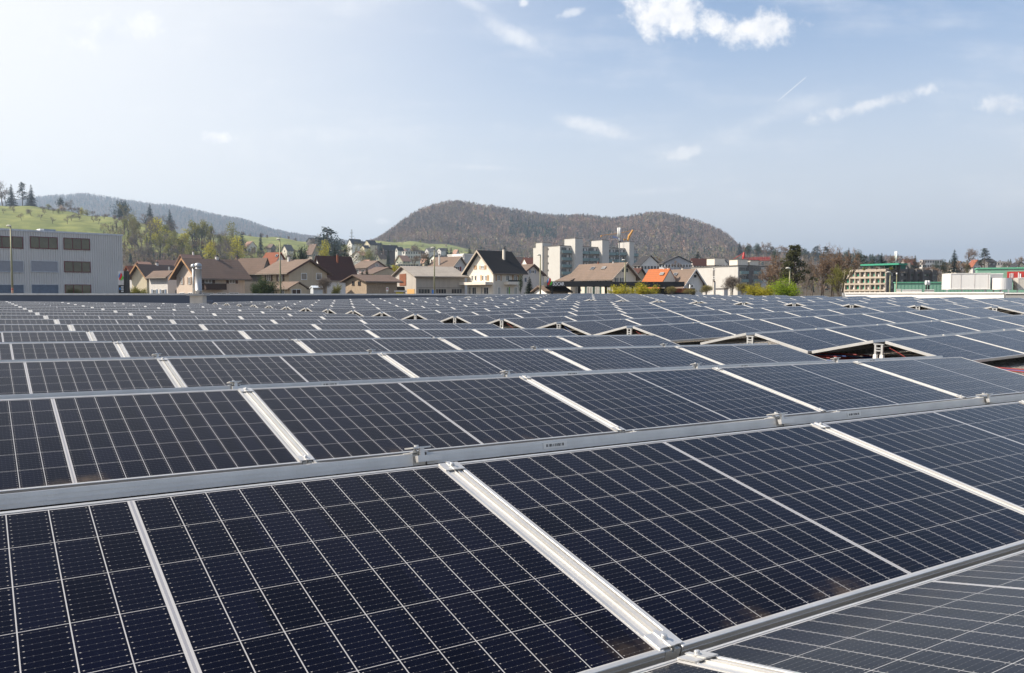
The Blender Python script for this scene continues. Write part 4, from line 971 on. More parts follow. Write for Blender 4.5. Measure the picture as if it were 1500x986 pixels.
# ------------------------------------------------------------------ village houses on the slopes
VIL = [  # label, corner px, d, ang, gable side, xL, xR, y eave, y ridge, wall, roof
 ('pale pink-roofed house on the meadow edge, left end of the village', 365, 620, 40, 'R', 357, 376, 360.5, 354, warm_w, pinkr),
 ('dark little house right of the pink-roofed one at the meadow', 398, 640, 45, 'R', 391, 404, 362.5, 358, concd, brown1),
 ('grey-roofed house below the green field', 421, 600, 40, 'L', 413, 430, 366, 358.5, warm_w, concd),
 ('dark-roofed long house near the top of the meadow', 458, 880, 35, 'L', 449, 473, 353.5, 348.5, concd, darkr),
 ('tall stone house with brown half-hipped roof behind the conifers', 458, 430, 35, 'R', 449, 470, 371, 358, wall_mat('stone', (.33, .29, .24)), brown1),
 ('white-gabled house with dark roof on the ridge', 516, 780, 40, 'L', 509, 531, 356.5, 350, white_w, darkr),
 ('flat dark roof between the two gabled ridge houses', 528, 800, 30, 'L', 525, 537, 355.5, 353.5, concd, darkr),
 ('cream gable with big dark roof on the ridge', 542, 760, 45, 'L', 533, 553, 358, 351.8, cream, darkr),
 ('small cream gabled house below the ridge', 534.5, 700, 42, 'L', 528, 542, 363, 359.3, cream, darkr),
 ('wide greyish white house with pale pink roof', 530, 560, 40, 'L', 515, 540, 374, 368.5, greyw, pinkr),
 ('cream cottage with brown roof and two dark windows', 556, 520, 62, 'L', 551.5, 566.5, 377, 372.5, cream, brown2),
 ('long dark-roofed house right of the ridge', 563, 720, 25, 'L', 560, 583, 365, 359, woodd, darkr),
 ('white-gabled house with dark roof at the meadow corner', 583, 700, 45, 'L', 579, 591, 366, 362, white_w, darkr),
 ('dark roof directly above the small conifer on the slope', 549, 800, 30, 'L', 546, 559, 358.5, 356, concd, darkr),
 ('grey-green gable with pink roofs in the middle of the village', 590, 480, 38, 'L', 580, 601, 382, 374.5, wall_mat('green grey plaster', (.38, .38, .30)), pinkr),
 ('low bluish house left of the far lamp', 628, 900, 30, 'L', 622, 640, 368, 364, greyw, concd),
 ('low bluish house right of the far lamp', 646, 900, 30, 'L', 640, 656, 367, 363.5, greyw, darkr),
 ('orange sunlit roof beside the dark conifer pair', 667, 600, 50, 'R', 662, 674, 373.5, 366, warm_w, pinkr),
 ('white terrace house low behind the warehouse roof', 640, 420, 30, 'L', 630, 662, 379, 374.5, white_w, darkr),
 ('brown-roofed house left of the grey tower', 760, 420, 35, 'L', 754, 782, 383, 377, tan, brown1),
 ('red-roofed house with white dormer against the grey tower', 772, 400, 35, 'L', 764, 784, 386, 378, white_w, redr),
 ('large steep dark roof right of the grey tower', 938, 300, 35, 'R', 928, 966, 388, 375, white_w, darkr),
 ('red roof peeping over the steep dark roof', 950, 480, 35, 'R', 944, 958, 384, 377.5, warm_w, redr),
 ('pale blue-grey gabled hall with black roof edge', 973.5, 260, 12, 'R', 965, 1012, 385, 376, wall_mat('blue grey render', (.42, .44, .48)), darkr),
 ('orange-red roof with white dormers beside the concrete block', 1015, 380, 40, 'L', 1011, 1036, 386, 379, white_w, redr),
 ('white half-timbered gable between the roof boxes', 1049, 330, 10, 'R', 1046, 1066, 387, 378, white_w, darkr),
 ('red-roofed house half hidden by trees on the right hill', 1326, 620, 40, 'L', 1318, 1343, 388, 380, white_w, redr),
 ('brown-roofed house below the tall conifer on the right hill', 1400, 420, 45, 'R', 1391, 1410, 390.5, 383, warm_w, brown1),
 ('orange bargeboard house between conifer and cedar', 1424, 400, 42, 'R', 1417, 1436, 390, 381, greyw, redr),
 ('dark roofed long house behind the cedar', 1446, 480, 25, 'L', 1432, 1458, 384, 379.5, concd, darkr),
 ('cream gabled house at the right picture edge', 1487, 430, 40, 'R', 1478, 1502, 391, 384.5, cream, darkr),
]
for lab, pxc, d, ang, side, xL, xR, ye, yr, wm, rm in VIL:
    B = Bld('house', lab, 'house', pxc, d, ang, xL, xR, 'village houses on the slopes').gable(side, ye, yr, wm, rm, .5, .5)
    hh = (433-ye)/8
    for wl, a_, b_ in (('L', xL, pxc), ('R', pxc, xR)):
        n = max(1, int(abs(b_-a_)/4.2)); h = 2.0*FPX/d*.55
        for i in range(n):
            x = a_ + (b_-a_)*(i+.5)/n
            B.win(wl, x-.6*FPX/d*.6, x+.6*FPX/d*.6, ye+1.1*FPX/d*.4, ye+1.1*FPX/d*.4+h, mull=0, fm=white_fr if wm not in (white_w, greyw) else shut_b)
    B.chimney((xL+xR)/2, yr-1.3, 1.1, greyw)
_r = random.Random(3); _hs = sorted(_r.uniform(486, 698) for _ in range(20))
_wm = (white_w, cream, warm_w, greyw, tan); _rm = (darkr, brown1, brown2, pinkr, redr, concd)
for i, x in enumerate(_hs):
    d = _r.uniform(470, 950); yg = HORIZON - (ground_z(x, d)-ZC)*FPX/d; k = FPX/d; wpx = 9*k*_r.uniform(.8, 1.3); ye = yg - 4.5*k; sd_ = _r.choice('LR')
    B = Bld('house', 'small house in the far village cluster on the slope, %s from the left' % ORD[i], 'house', x, d, _r.uniform(28, 58), x-wpx*.55, x+wpx*.6, 'village houses on the slopes').gable(sd_, ye, ye-3.2*k, _r.choice(_wm), _r.choice(_rm), .5, .5)
    for wl, xx in (('L', x-wpx*.3), ('R', x+wpx*.2), ('R', x+wpx*.42)): B.win(wl, xx-.55*k, xx+.55*k, ye+.8*k, ye+2.2*k, mull=0, fm=shut_b)
def flatblk(lab, pxc, d, ang, xL, xR, yt, wm, cm, rows=2, win=True):
    B = Bld('apartment_building', lab, 'apartment building', pxc, d, ang, xL, xR, 'village houses on the slopes').flat(yt, wm, cm)
    for r_ in range(rows):
        y = yt + 1.2 + r_*3.0*FPX/d
        for wl, a_, b_ in (('L', xL, pxc), ('R', pxc, xR)):
            n = max(1, int(abs(b_-a_)/3.6))
            for i in range(n): x = a_+(b_-a_)*(i+.5)/n; B.win(wl, x-.9*FPX/d*.7, x+.9*FPX/d*.7, y, y+1.5*FPX/d, mull=0, fm=greyw)
    return B
flatblk('flat grey school-like building in the village', 594, 600, 20, 589, 616, 367.8, greyw, concd)
flatblk('low long cream building above the warehouse roof', 583, 330, 10, 581, 613, 386, cream, warm_w, 1)
flatblk('white balconied apartment house with orange roof on the right hill', 1350, 560, 28, 1346.5, 1379, 380.5, white_w, pinkr, 3)
flatblk('low cream apartment house right of the cedar', 1452, 520, 20, 1449, 1476, 383.5, warm_w, greyw, 2)
flatblk('dark grey flats behind the long dark roof', 965, 340, 30, 955, 975, 391, concd, concd, 2)

# ------------------------------------------------------------------ lamps, masts, cranes, pylon, cars
def lamp(px, yt, d, side, label):
    p = at(px, HORIZON, d); t = thing('street_lamp', label, 'street lamp', (p.x, p.y, 4.5), 'street lamps'); z = z_of(yt, p)-4.5; q = d/FPX
    m = MB(); m.tube([(0, 0, 0), (0, 0, z*.5), (0, 0, z)], [.13, .11, .07], 8); m.obj('pole', olive, t, True)
    m = MB(); e = RH*side
    m.tube([Zv*(z+.01) - e*.08, Zv*(z+.05) + e*.10, Zv*(z+.07) + e*.30, Zv*(z+.03) + e*.50], [.05, .10, .11, .04], 8); m.obj('lamp_head', pm('lamp head', (.62, .60, .52), .5), t, True)
    return t
lamp(18.5, 331.5, 96, -1, 'olive street lamp in front of the corrugated office')
lamp(411, 351, 112, -1, 'olive street lamp in front of the tan house')
lamp(636.5, 363.5, 118, -1, 'olive street lamp in front of the block warehouse')
lamp(791.5, 374, 112, -1, 'thin pale street lamp left of the grey tower')
lamp(915.5, 381.5, 116, -1, 'olive street lamp before the gable of the double house')
lamp(1156.5, 393.5, 95, -1, 'street lamp standing in front of the big pine')
lamp(1303.5, 399.5, 100, -1, 'olive street lamp at the corner of the beige office')
p = at(1313, HORIZON, 96); t = thing('street_lamp', 'slim grey pole with small lantern left of the green hall', 'street lamp', (p.x, p.y, 4.5), 'street lamps'); z = z_of(402, p)-4.5
m = MB(); m.tube([(0, 0, 0), (0, 0, z)], [.07, .05], 8); m.obj('pole', olive, t, True); m = MB(); m.lathe([(.08, z), (.10, z+.12), (.06, z+.2)], 10); m.obj('lamp_head', white_fr, t)
def mast(label, px, d, yt, yb, wpx, n, cat='antenna mast'):
    p = at(px, HORIZON, d); z0 = z_of(yb, p); t = thing('antenna_mast', label, cat, (p.x, p.y, z0)); z = z_of(yt, p)-z0; q = d/FPX
    m = MB(); m.tube([(0, 0, 0), (0, 0, z*.95)], .14*d/300, 8); m.obj('pole', steel, t, True)
    for i in range(n):
        a = 2*math.pi*i/n; m = MB(); m.tube([(wpx*q*.4*math.cos(a), wpx*q*.4*math.sin(a), z*.62), (wpx*q*.4*math.cos(a), wpx*q*.4*math.sin(a), z)], wpx*q*.2, 8); m.obj('antenna', white_fr, t, True)
    m = MB(); m.lathe([(wpx*q*.55, z*.45), (wpx*q*.55, z*.5)], 12); m.obj('platform', concd, t); return t
mast('white mobile phone mast rising behind the grey tower', 906.5, 330, 333.5, 372, 5.0, 3)
mast('white mobile phone mast on the beige office', 1311.5, 173, 368, 396, 3.6, 3)
# yellow mobile crane and red crane
def lattice(b, p0, p1, w, n=8):
    p0, p1 = Vector(p0), Vector(p1); d = (p1-p0).normalized(); a = d.orthogonal().normalized(); c = d.cross(a); cs = [a*w+c*w, a*w-c*w, -a*w-c*w, -a*w+c*w]
    for k in cs: b.tube([p0+k, p1+k], w*.16, 5)
    for i in range(n):
        q0, q1 = p0.lerp(p1, i/n), p0.lerp(p1, (i+1)/n)
        for j in range(4): b.tube([q0+cs[j], q1+cs[(j+1) % 4]], w*.11, 4)
yel = pm('crane yellow', (.55, .27, .05), .5); redc = pm('crane red', (.48, .045, .04), .5)
d = 350; p = at(918, HORIZON, d); z0 = ground_z(918, d); q = d/FPX
t = thing('crane', 'yellow luffing crane above the right end of the grey tower', 'crane', (p.x, p.y, z0)); W3 = lambda x, y: RH*((x-918)*q) + Zv*(z_of(y, p)-z0)
m = MB(); lattice(m, W3(919, 433), W3(919, 352), .5, 16); m.obj('tower', steel, t)
m = MB(); m.tube([W3(919, 353), W3(921, 346), W3(926.5, 337)], [.4, .6, .35], 8); m.obj('jib', yel, t)
m = MB(); m.tube([W3(926, 337.5), W3(905, 342), W3(880, 345)], .10, 5); m.obj('rope', yel, t)
m = MB(); m.box(-5*q, -1.5*q, -.6, .6, z_of(352, p)-z0, z_of(349.8, p)-z0, F); m.obj('counterweight', yel, t)
m = MB(); m.tube([W3(880.5, 345), W3(880, 347)], .35, 6); m.obj('hook', yel, t)
p = at(903, HORIZON, 345); t = thing('crane', 'short blue crane arm beside the mobile phone mast', 'crane', (p.x, p.y, ground_z(903, 345))); q = 345/FPX; z0 = t.location.z
m = MB(); lattice(m, RH*(-5.5*q)+Zv*(z_of(347, p)-z0), RH*(4*q)+Zv*(z_of(348.5, p)-z0), .22, 6); m.obj('arm', pm('crane blue', (.05, .16, .5), .5), t); m = MB(); m.tube([RH*(4*q), RH*(4*q)+Zv*(z_of(348.5, p)-z0)], .16, 6); m.obj('mast', steel, t)
d = 260; p = at(1088, HORIZON, d); z0 = ground_z(1088, d); q = d/FPX; W3 = lambda x, y: RH*((x-1088)*q) + Zv*(z_of(y, p)-z0)
t = thing('crane', 'red tower crane with long horizontal jib behind the concrete block', 'crane', (p.x, p.y, z0))
m = MB(); lattice(m, W3(1088, 433), W3(1088, 383), .5, 12); m.obj('tower', redc, t); m = MB(); m.tube([W3(1088, 382), W3(1088.3, 376), W3(1089, 369.5)], [.3, .5, .25], 6); m.obj('mast_head', redc, t)
m = MB(); lattice(m, W3(1090, 379.8), W3(1128, 379), .38, 16); m.obj('jib', redc, t); m = MB(); m.tube([W3(1089, 370), W3(1076, 378.5), W3(1074, 379)], .08, 5); m.obj('stay', redc, t); m = MB(); m.box(-6*q, -1.8*q, -.7, .7, z_of(387, p)-z0, z_of(382, p)-z0, F); m.obj('counterweight', white_fr, t)
d = 1050; p = at(516, HORIZON, d); z0 = ground_z(516, d)-2; t = thing('power_pylon', 'lattice power pylon on the saddle between the two hills', 'pylon', (p.x, p.y, z0)); z = z_of(336, p)-z0
m = MB(); lattice(m, (0, 0, 0), (0, 0, z), .55, 14); m.obj('mast', concd, t)
m = MB(); lattice(m, RH*-3.2+Zv*z*.62, RH*3.2+Zv*z*.62, .25, 6); m.obj('cross_arm', concd, t); m = MB(); lattice(m, RH*-2.2+Zv*z*.80, RH*2.2+Zv*z*.80, .25, 6); m.obj('cross_arm', concd, t)
# parked cars peeping over the roof edge
def car_meshes(colr):
    b = MB(); prof_ = [(-2.1, .45), (-2.15, .75), (-1.9, .95), (-1.25, 1.02), (-.55, 1.45), (.85, 1.48), (1.55, 1.0), (2.05, .9), (2.15, .6), (2.1, .35)]
    n = len(prof_); ins = [.04 if z < 1.1 else .16 for _, z in prof_]
    vs = [(x, -.86+i, z) for (x, z), i in zip(prof_, ins)] + [(x, .86-i, z) for (x, z), i in zip(prof_, ins)]
    b.add(vs, [tuple(range(n)), tuple(range(n, 2*n))[::-1]] + [(i, n+i, n+(i+1) % n, (i+1) % n) for i in range(n)])
    g = MB(); 
    for s_ in (-1, 1): g.add([(-1.1, s_*.83, 1.06), (-.55, s_*.735, 1.38), (.8, s_*.735, 1.40), (1.35, s_*.83, 1.04)], [(0, 1, 2, 3)])
    g.add([(-1.28, -.72, 1.05), (-.62, -.62, 1.42), (-.62, .62, 1.42), (-1.28, .72, 1.05)], [(0, 1, 2, 3)]); g.v = [(x-(.02 if x < -.6 and abs(y) < .73 else 0), y*1.01, z+.012) for x, y, z in g.v]
    wl = MB()
    for x in (-1.3, 1.3):
        for s_ in (-1, 1): wl.tube([(x, s_*.66, .32), (x, s_*.88, .32)], .32, 14)
    return b, g, wl
for i, (px, d, cl, lab) in enumerate(((617, 128, (.7, .7, .7), 'white parked car before the block warehouse'), (700, 124, (.35, .36, .38), 'grey parked car below the balcony of the black-roofed house'), (722, 122, (.05, .25, .45), 'blue parked car before the corner of the black-roofed house'), (736, 124, (.62, .62, .60), 'silver parked van-like car before the green door'), (715, 130, (.72, .72, .72), 'white parked car beside the blue one'))):
    p = at(px, HORIZON, d); t = thing('parked_car', lab, 'car', (p.x, p.y, 5.72), 'cars parked along the street', rz=-YAW + .25)
    b, g, wl = car_meshes(cl); b.obj('body', pm('car paint %d' % i, cl, .3, .3, .02, spec=.6), t, False); g.obj('window_glass', glass_dk, t); wl.obj('wheels', pm('tyre rubber', (.02, .02, .02), .8), t)
def sign(px, d, y0, y1, wpx, mat, label, extra=None):
    p = at(px, HORIZON, d); q = d/FPX; t = thing('street_sign', label, 'sign', (p.x, p.y, 4.8)); z = lambda y: z_of(y, p)-4.8
    m = MB(); m.tube([(0, .05, 0), (0, .05, z(y0))], .035, 6); m.obj('post', steel, t); m = MB(); m.box(-wpx*q/2, wpx*q/2, -.02, .02, z(y1), z(y0), F); k = m.obj('sign_plate', mat, t)
    if extra: m = MB(); m.lathe([(wpx*q*.36, 0), (wpx*q*.36, .012)], 16); e = m.obj('symbol', extra, k); e.matrix_local = Matrix.Translation(Zv*z((y0*.62+y1*.38)) - FH*.036) @ FH.to_track_quat('Z', 'Y').to_matrix().to_4x4()
sign(634.8, 119, 424.5, 431, 4.2, pm('sign blue', (.05, .2, .6), .5), 'blue sign on the lamp post before the warehouse')
sign(567.3, 120, 421, 426.8, 3.4, white_fr, 'white traffic sign with round symbol before the wooden barn', pm('sign red ring', (.45, .12, .10), .5))
p = at(585, HORIZON, 121); q = 121/FPX; t = thing('kiosk', 'low yellow stand with grey roof before the warehouse', 'stand', (p.x, p.y, 5)); zz = lambda y: z_of(y, p)-5
m = MB(); m.box(-5*q, 5*q, 0, 1, 0, zz(427.6), F); m.obj('stand', pm('yellow stand', (.6, .5, .03), .6), t); m = MB(); m.box(-7*q, 9*q, -.3, 1.3, zz(427.5), zz(425.6), F); m.obj('roof', greyw, t)
p = at(18.3, HORIZON, 95.5); t = thing('marker_post', 'orange and white marker post at the foot of the left street lamp', 'marker', (p.x, p.y, 4.5)); z = z_of(421.5, p)-4.5
m = MB(); m.tube([(0, -.2, 0), (0, -.2, z)], .10, 8); m.obj('post', pm('pale orange', (.6, .35, .25), .6), t); m = MB(); m.lathe([(.105, z*.93), (.105, z*.97)], 10, (0, -.2)); m.obj('band', redc, t)

# ------------------------------------------------------------------ trees
bark = pm('bark', (.10, .075, .055), .95, 0, .25, 3); bark_g = pm('grey bark', (.17, .14, .115), .95, 0, .25, 3)
def twig_mat(n, c): return pm(n, c, .95, 0, .25, .6, spec=.1, island=.5)
def leaf_mat(n, c, c2):
    m = pm(n, c, .75, 0, .3, .5, c2=c2, spec=.25, island=.7); t = NT(m.node_tree); b = t.n['Principled BSDF']
    # thin leaves let some light through
    tr = t.node('ShaderNodeBsdfTranslucent'); mx = t.node('ShaderNodeMixShader'); mx.inputs[0].default_value = .45
    src = b.inputs['Base Color'].links[0].from_socket; t.l.new(src, tr.inputs[0]); out = t.n['Material Output']
    t.l.new(b.outputs[0], mx.inputs[1]); t.l.new(tr.outputs[0], mx.inputs[2]); t.l.new(mx.outputs[0], out.inputs[0]); return m
LM = {'yellow': leaf_mat('yellow green spring leaves', (.44, .40, .025), (.58, .52, .05)), 'bright': leaf_mat('bright green spring leaves', (.25, .36, .015), (.36, .47, .03)),
      'olive': leaf_mat('olive spring leaves', (.21, .215, .045), (.32, .30, .075)), 'green': leaf_mat('dark green leaves', (.035, .065, .02), (.07, .10, .03)),
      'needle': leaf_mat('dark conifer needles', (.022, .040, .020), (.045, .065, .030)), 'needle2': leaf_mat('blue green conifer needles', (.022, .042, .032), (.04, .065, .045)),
      'pine': leaf_mat('pine needles', (.07, .08, .03), (.13, .125, .05)),
      'brown': twig_mat('brown twigs', (.20, .135, .09)), 'grey': twig_mat('grey twigs', (.21, .175, .145)), 'budding': twig_mat('budding greenish twigs', (.23, .20, .08)), 'blossom': leaf_mat('pale blossom', (.42, .33, .28), (.55, .45, .38))}
def rvec(s=1.0):
    return Vector(rng.normal(0, s, 3))
def bare_tree(seed, slim=1.0, twig=.0045, dense=1.0, multi=1):
    random.seed(seed); tr, cr = MB(), MB(); tips = []
    def blade(p, q, w_):
        d = (q-p); n = d.cross(rvec()).normalized()*w_; cr.add([p-n, p+n, q], [(0, 1, 2)])
    def rec(p, d, ln, rad, lv):
        nseg = 3; pts = [p.copy()]; rs = [rad]
        for i in range(nseg):
            d = (d + rvec(.10 + .05*lv) + Vector((0, 0, .06))).normalized(); p = p + d*ln/nseg; pts.append(p.copy()); rs.append(rad*(1-.5*(i+1)/nseg))
        if lv <= 2: tr.tube(pts, rs, 6 if lv < 2 else 4, cap=False)
        else:
            for a, b_, r_ in zip(pts[:-1], pts[1:], rs): blade(a, b_, max(r_, twig)*1.0)
        if lv < 4:
            n = int({0: 5, 1: 5, 2: 5, 3: 5}[lv]*dense + random.random())
            for i in range(n):
                f = random.uniform(.35, 1) if lv else random.uniform(.45, 1); k = min(int(f*nseg), nseg-1); q = pts[k].lerp(pts[k+1], f*nseg-k)
                a = d.orthogonal().normalized(); a.rotate(Matrix.Rotation(random.uniform(0, 6.283)+i*2.4, 3, d)); sp = {0: .75, 1: .8, 2: .9, 3: 1.0}[lv]*slim
                rec(q, (d + a*sp*random.uniform(.6, 1.2)).normalized(), ln*random.uniform(.5, .72), rs[k]*.62, lv+1)
    for mm in range(multi):
        off = Vector((random.uniform(-.05, .05), random.uniform(-.05, .05), 0)) if multi > 1 else Vector()
        rec(off, (Vector((0, 0, 1)) + (rvec(.16) if multi > 1 else rvec(.03))).normalized(), .42, .020/(multi**.4), 0)
    return norm(tr, cr)
def norm(tr, cr):
    z = max(v[2] for v in cr.v); k = 1/z
    for b in (tr, cr): b.v = [(x*k, y*k, zz_*k) for x, y, zz_ in b.v]
    return tr, cr
def quads(cr, P, s, flat=None):
    for p in P:
        a = rvec().normalized()
        if flat: a = (a + Vector((0, 0, flat))).normalized()
        u = a.orthogonal().normalized(); u.rotate(Matrix.Rotation(random.uniform(0, 6.28), 3, a)); v = a.cross(u); e = s*random.uniform(.6, 1.4)
        p = Vector(p); cr.add([p-u*e, p-v*e*.45, p+u*e, p+v*e*.45], [(0, 1, 2, 3)])
def leafy_tree(seed, n=1500, s=.022, base=.22, wid=.34, trunk=True, lumps=16):
    random.seed(seed); tr, cr = MB(), MB()
    tr.tube([(0, 0, 0), (.01, 0, base), (0, .01, .55)], [.022, .018, .008], 7, cap=False)
    C = []
    for i in range(lumps):
        f = random.random(); z = base + (1-base)*(.12 + .76*f); r_ = wid*math.sqrt(max(.05, 1-(2*f-.85)**2))*random.uniform(.35, 1.0); a = random.uniform(0, 6.28)
        c = Vector((r_*.72*math.cos(a), r_*.72*math.sin(a), z)); rad = random.uniform(.10, .19)*(wid/.34); C.append((c, rad))
        tr.tube([(0, 0, base*.8+.1*f), c*.5+Vector((0, 0, z*.3)), c], [.010, .006, .003], 4, cap=False)
    P = []
    for i in range(n):
        c, rad = random.choice(C); d = rvec().normalized(); P.append(c + d*rad*random.uniform(.35, 1.1)**.6)
    quads(cr, P, s); return norm(tr, cr)
def conifer(seed, wid=.27, lev=26, base=.06, droop=.25, gap=0., irr=.18):
    random.seed(seed); tr, cr = MB(), MB(); tr.tube([(0, 0, 0), (0, 0, 1)], [.016, .002], 6, cap=False)
    for i in range(lev):
        f = (i+random.uniform(-.3, .3))/lev; z = base + (1-base)*f*.985; L = wid*(1-f)**.85*random.uniform(1-irr, 1+irr) + .012
        nb = max(8, int(20*(1-f)+6))
        if random.random() < gap: nb = max(2, nb//3)
        for k in range(nb):
            a = random.uniform(0, 6.283); o = Vector((math.cos(a), math.sin(a), 0)); side = Vector((-o.y, o.x, 0)); l = L*random.uniform(.7, 1.12); up = random.uniform(-.1, .12)
            ns = 4
            for j in range(ns):
                t0, t1 = j/ns, (j+1)/ns
                p0 = o*l*t0 + Vector((0, 0, z + l*(up - droop*t0*t0))); p1 = o*l*t1 + Vector((0, 0, z + l*(up - droop*t1*t1)))
                wd_ = .028*(1.15-t1) + .007
                sg = 1 if j % 2 else -1
                cr.add([p0, p0+side*wd_*random.uniform(.6, 1.5)-Vector((0, 0, random.uniform(.005, .022))), p1, p0-side*wd_*random.uniform(.6, 1.5)-Vector((0, 0, random.uniform(.005, .022)))], [(0, 1, 2, 3)])
    cr.add([(0, 0, .96), (.006, 0, .96), (0, 0, 1.0)], [(0, 1, 2)]); return norm(tr, cr)
def pine(seed, n=1400, cedar=False):
    random.seed(seed); tr, cr = MB(), MB(); tr.tube([(0, 0, 0), (.015, 0, .4), (-.01, .01, .75), (0, 0, .97)], [.020, .016, .010, .003], 7, cap=False); P = []
    lev = 15
    for i in range(lev):
        f = i/lev; z = .32 + .66*f; L = (.33*(1-f)**.75+.03)*random.uniform(.6, 1.15)
        for k in range(random.randint(3, 5)):
            a = random.uniform(0, 6.283); o = Vector((math.cos(a), math.sin(a), 0)); e = o*L + Vector((0, 0, z + (.0 if cedar else random.uniform(-.03, .06)))); tr.tube([(0, 0, z-.02), e*.5+Vector((0, 0, z*.5)), e], [.007, .005, .002], 4, cap=False)
            for j in range(int(n/lev/4)):
                t_ = random.uniform(.35, 1.05); q = Vector((0, 0, z))*(1-t_) + e*t_; P.append(q + Vector(rng.normal(0, .026, 3))*Vector((1, 1, .35 if cedar else .8)))
    quads(cr, P, .020, 1.2 if cedar else None); return norm(tr, cr)
def bush(seed, n=1500, s=.05, up=False):
    random.seed(seed); tr, cr = MB(), MB(); P = []
    for i in range(26):
        a = random.uniform(0, 6.283); r_ = random.uniform(.1, .62)**.8; z = random.uniform(.3, .95)*(1.05-.5*r_); e = Vector((r_*math.cos(a), r_*math.sin(a), z)); tr.tube([(r_*.12*math.cos(a), r_*.12*math.sin(a), 0), e*.55+Vector((0, 0, .08)), e], [.016, .010, .003], 4, cap=False)
        for j in range(n//26): t_ = random.uniform(.25, 1.08); P.append(e*t_ + Vector(rng.normal(0, .075, 3)))
    quads(cr, P, s); return norm(tr, cr)
GEN = {'bare': lambda i: bare_tree(100+i), 'slim': lambda i: bare_tree(200+i, .62, .004, .85), 'full': lambda i: bare_tree(300+i, 1.15, .0042, 1.08), 'multi': lambda i: bare_tree(330+i, .8, .004, .9, 4),
       'leafy': lambda i: leafy_tree(400+i, 1800, .022, .10, .36), 'tall': lambda i: leafy_tree(450+i, 1300, .020, .35, .24, True, 14), 'conifer': lambda i: conifer(500+i), 'thin': lambda i: conifer(550+i, .11, 30), 'ragged': lambda i: conifer(570+i, .30, 20, .05, .1, .3, .35),
       'pine': lambda i: pine(600+i), 'cedar': lambda i: pine(650+i, 2000, True), 'bush': lambda i: bush(700+i), 'nearbush': lambda i: bush(750+i, 6000, .026), 'neartwig': lambda i: bare_tree(800+i, 1.25, .0032, 1.1, 6), 'bigpine': lambda i: pine(820+i, 3600), 'neartree': lambda i: leafy_tree(850+i, 5000, .012, .15, .36, True, 26)}
CACHE = {}
def tree_mesh(kind, colr, var):
    key = (kind, var)
    if key not in CACHE: CACHE[key] = GEN[kind](var)
    k2 = (kind, colr, var)
    if k2 not in CACHE:
        tr, cr = CACHE[key]; CACHE[k2] = (tr.mesh('trunk', bark_g if colr in ('grey', 'budding') else bark), cr.mesh('crown', LM[colr]))
    return CACHE[k2]
NAMES = {'bare': 'bare_tree', 'slim': 'bare_tree', 'full': 'bare_tree', 'multi': 'bare_tree', 'leafy': 'leafy_tree', 'tall': 'leafy_tree', 'conifer': 'conifer', 'thin': 'conifer', 'ragged': 'conifer', 'pine': 'pine_tree', 'cedar': 'cedar_tree', 'bush': 'bush', 'nearbush': 'bush', 'neartwig': 'bare_shrub', 'bigpine': 'pine_tree', 'neartree': 'leafy_tree'}
def tree(kind, colr, px, yt, yb, d, label, group=None, wide=1.0, onground=True, nv=3):
    p = at(px, yb, d)
    h = (yb-yt)*d/FPX
    var = random.Random(int(px*7+d)).randrange(nv)
    nm = NAMES[kind]; t = thing(nm, label, {'bush': 'bush', 'bare_shrub': 'shrub'}.get(nm, 'tree'), p, group, rz=(px*1.7) % 6.28)
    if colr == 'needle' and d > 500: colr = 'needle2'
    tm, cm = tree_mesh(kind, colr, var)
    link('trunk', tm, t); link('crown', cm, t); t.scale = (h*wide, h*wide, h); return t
def gy(px, d):
    """photo row where the ground is seen at that distance"""
    z = ground_z(px, d); return HORIZON - (z-ZC)*FPX/d
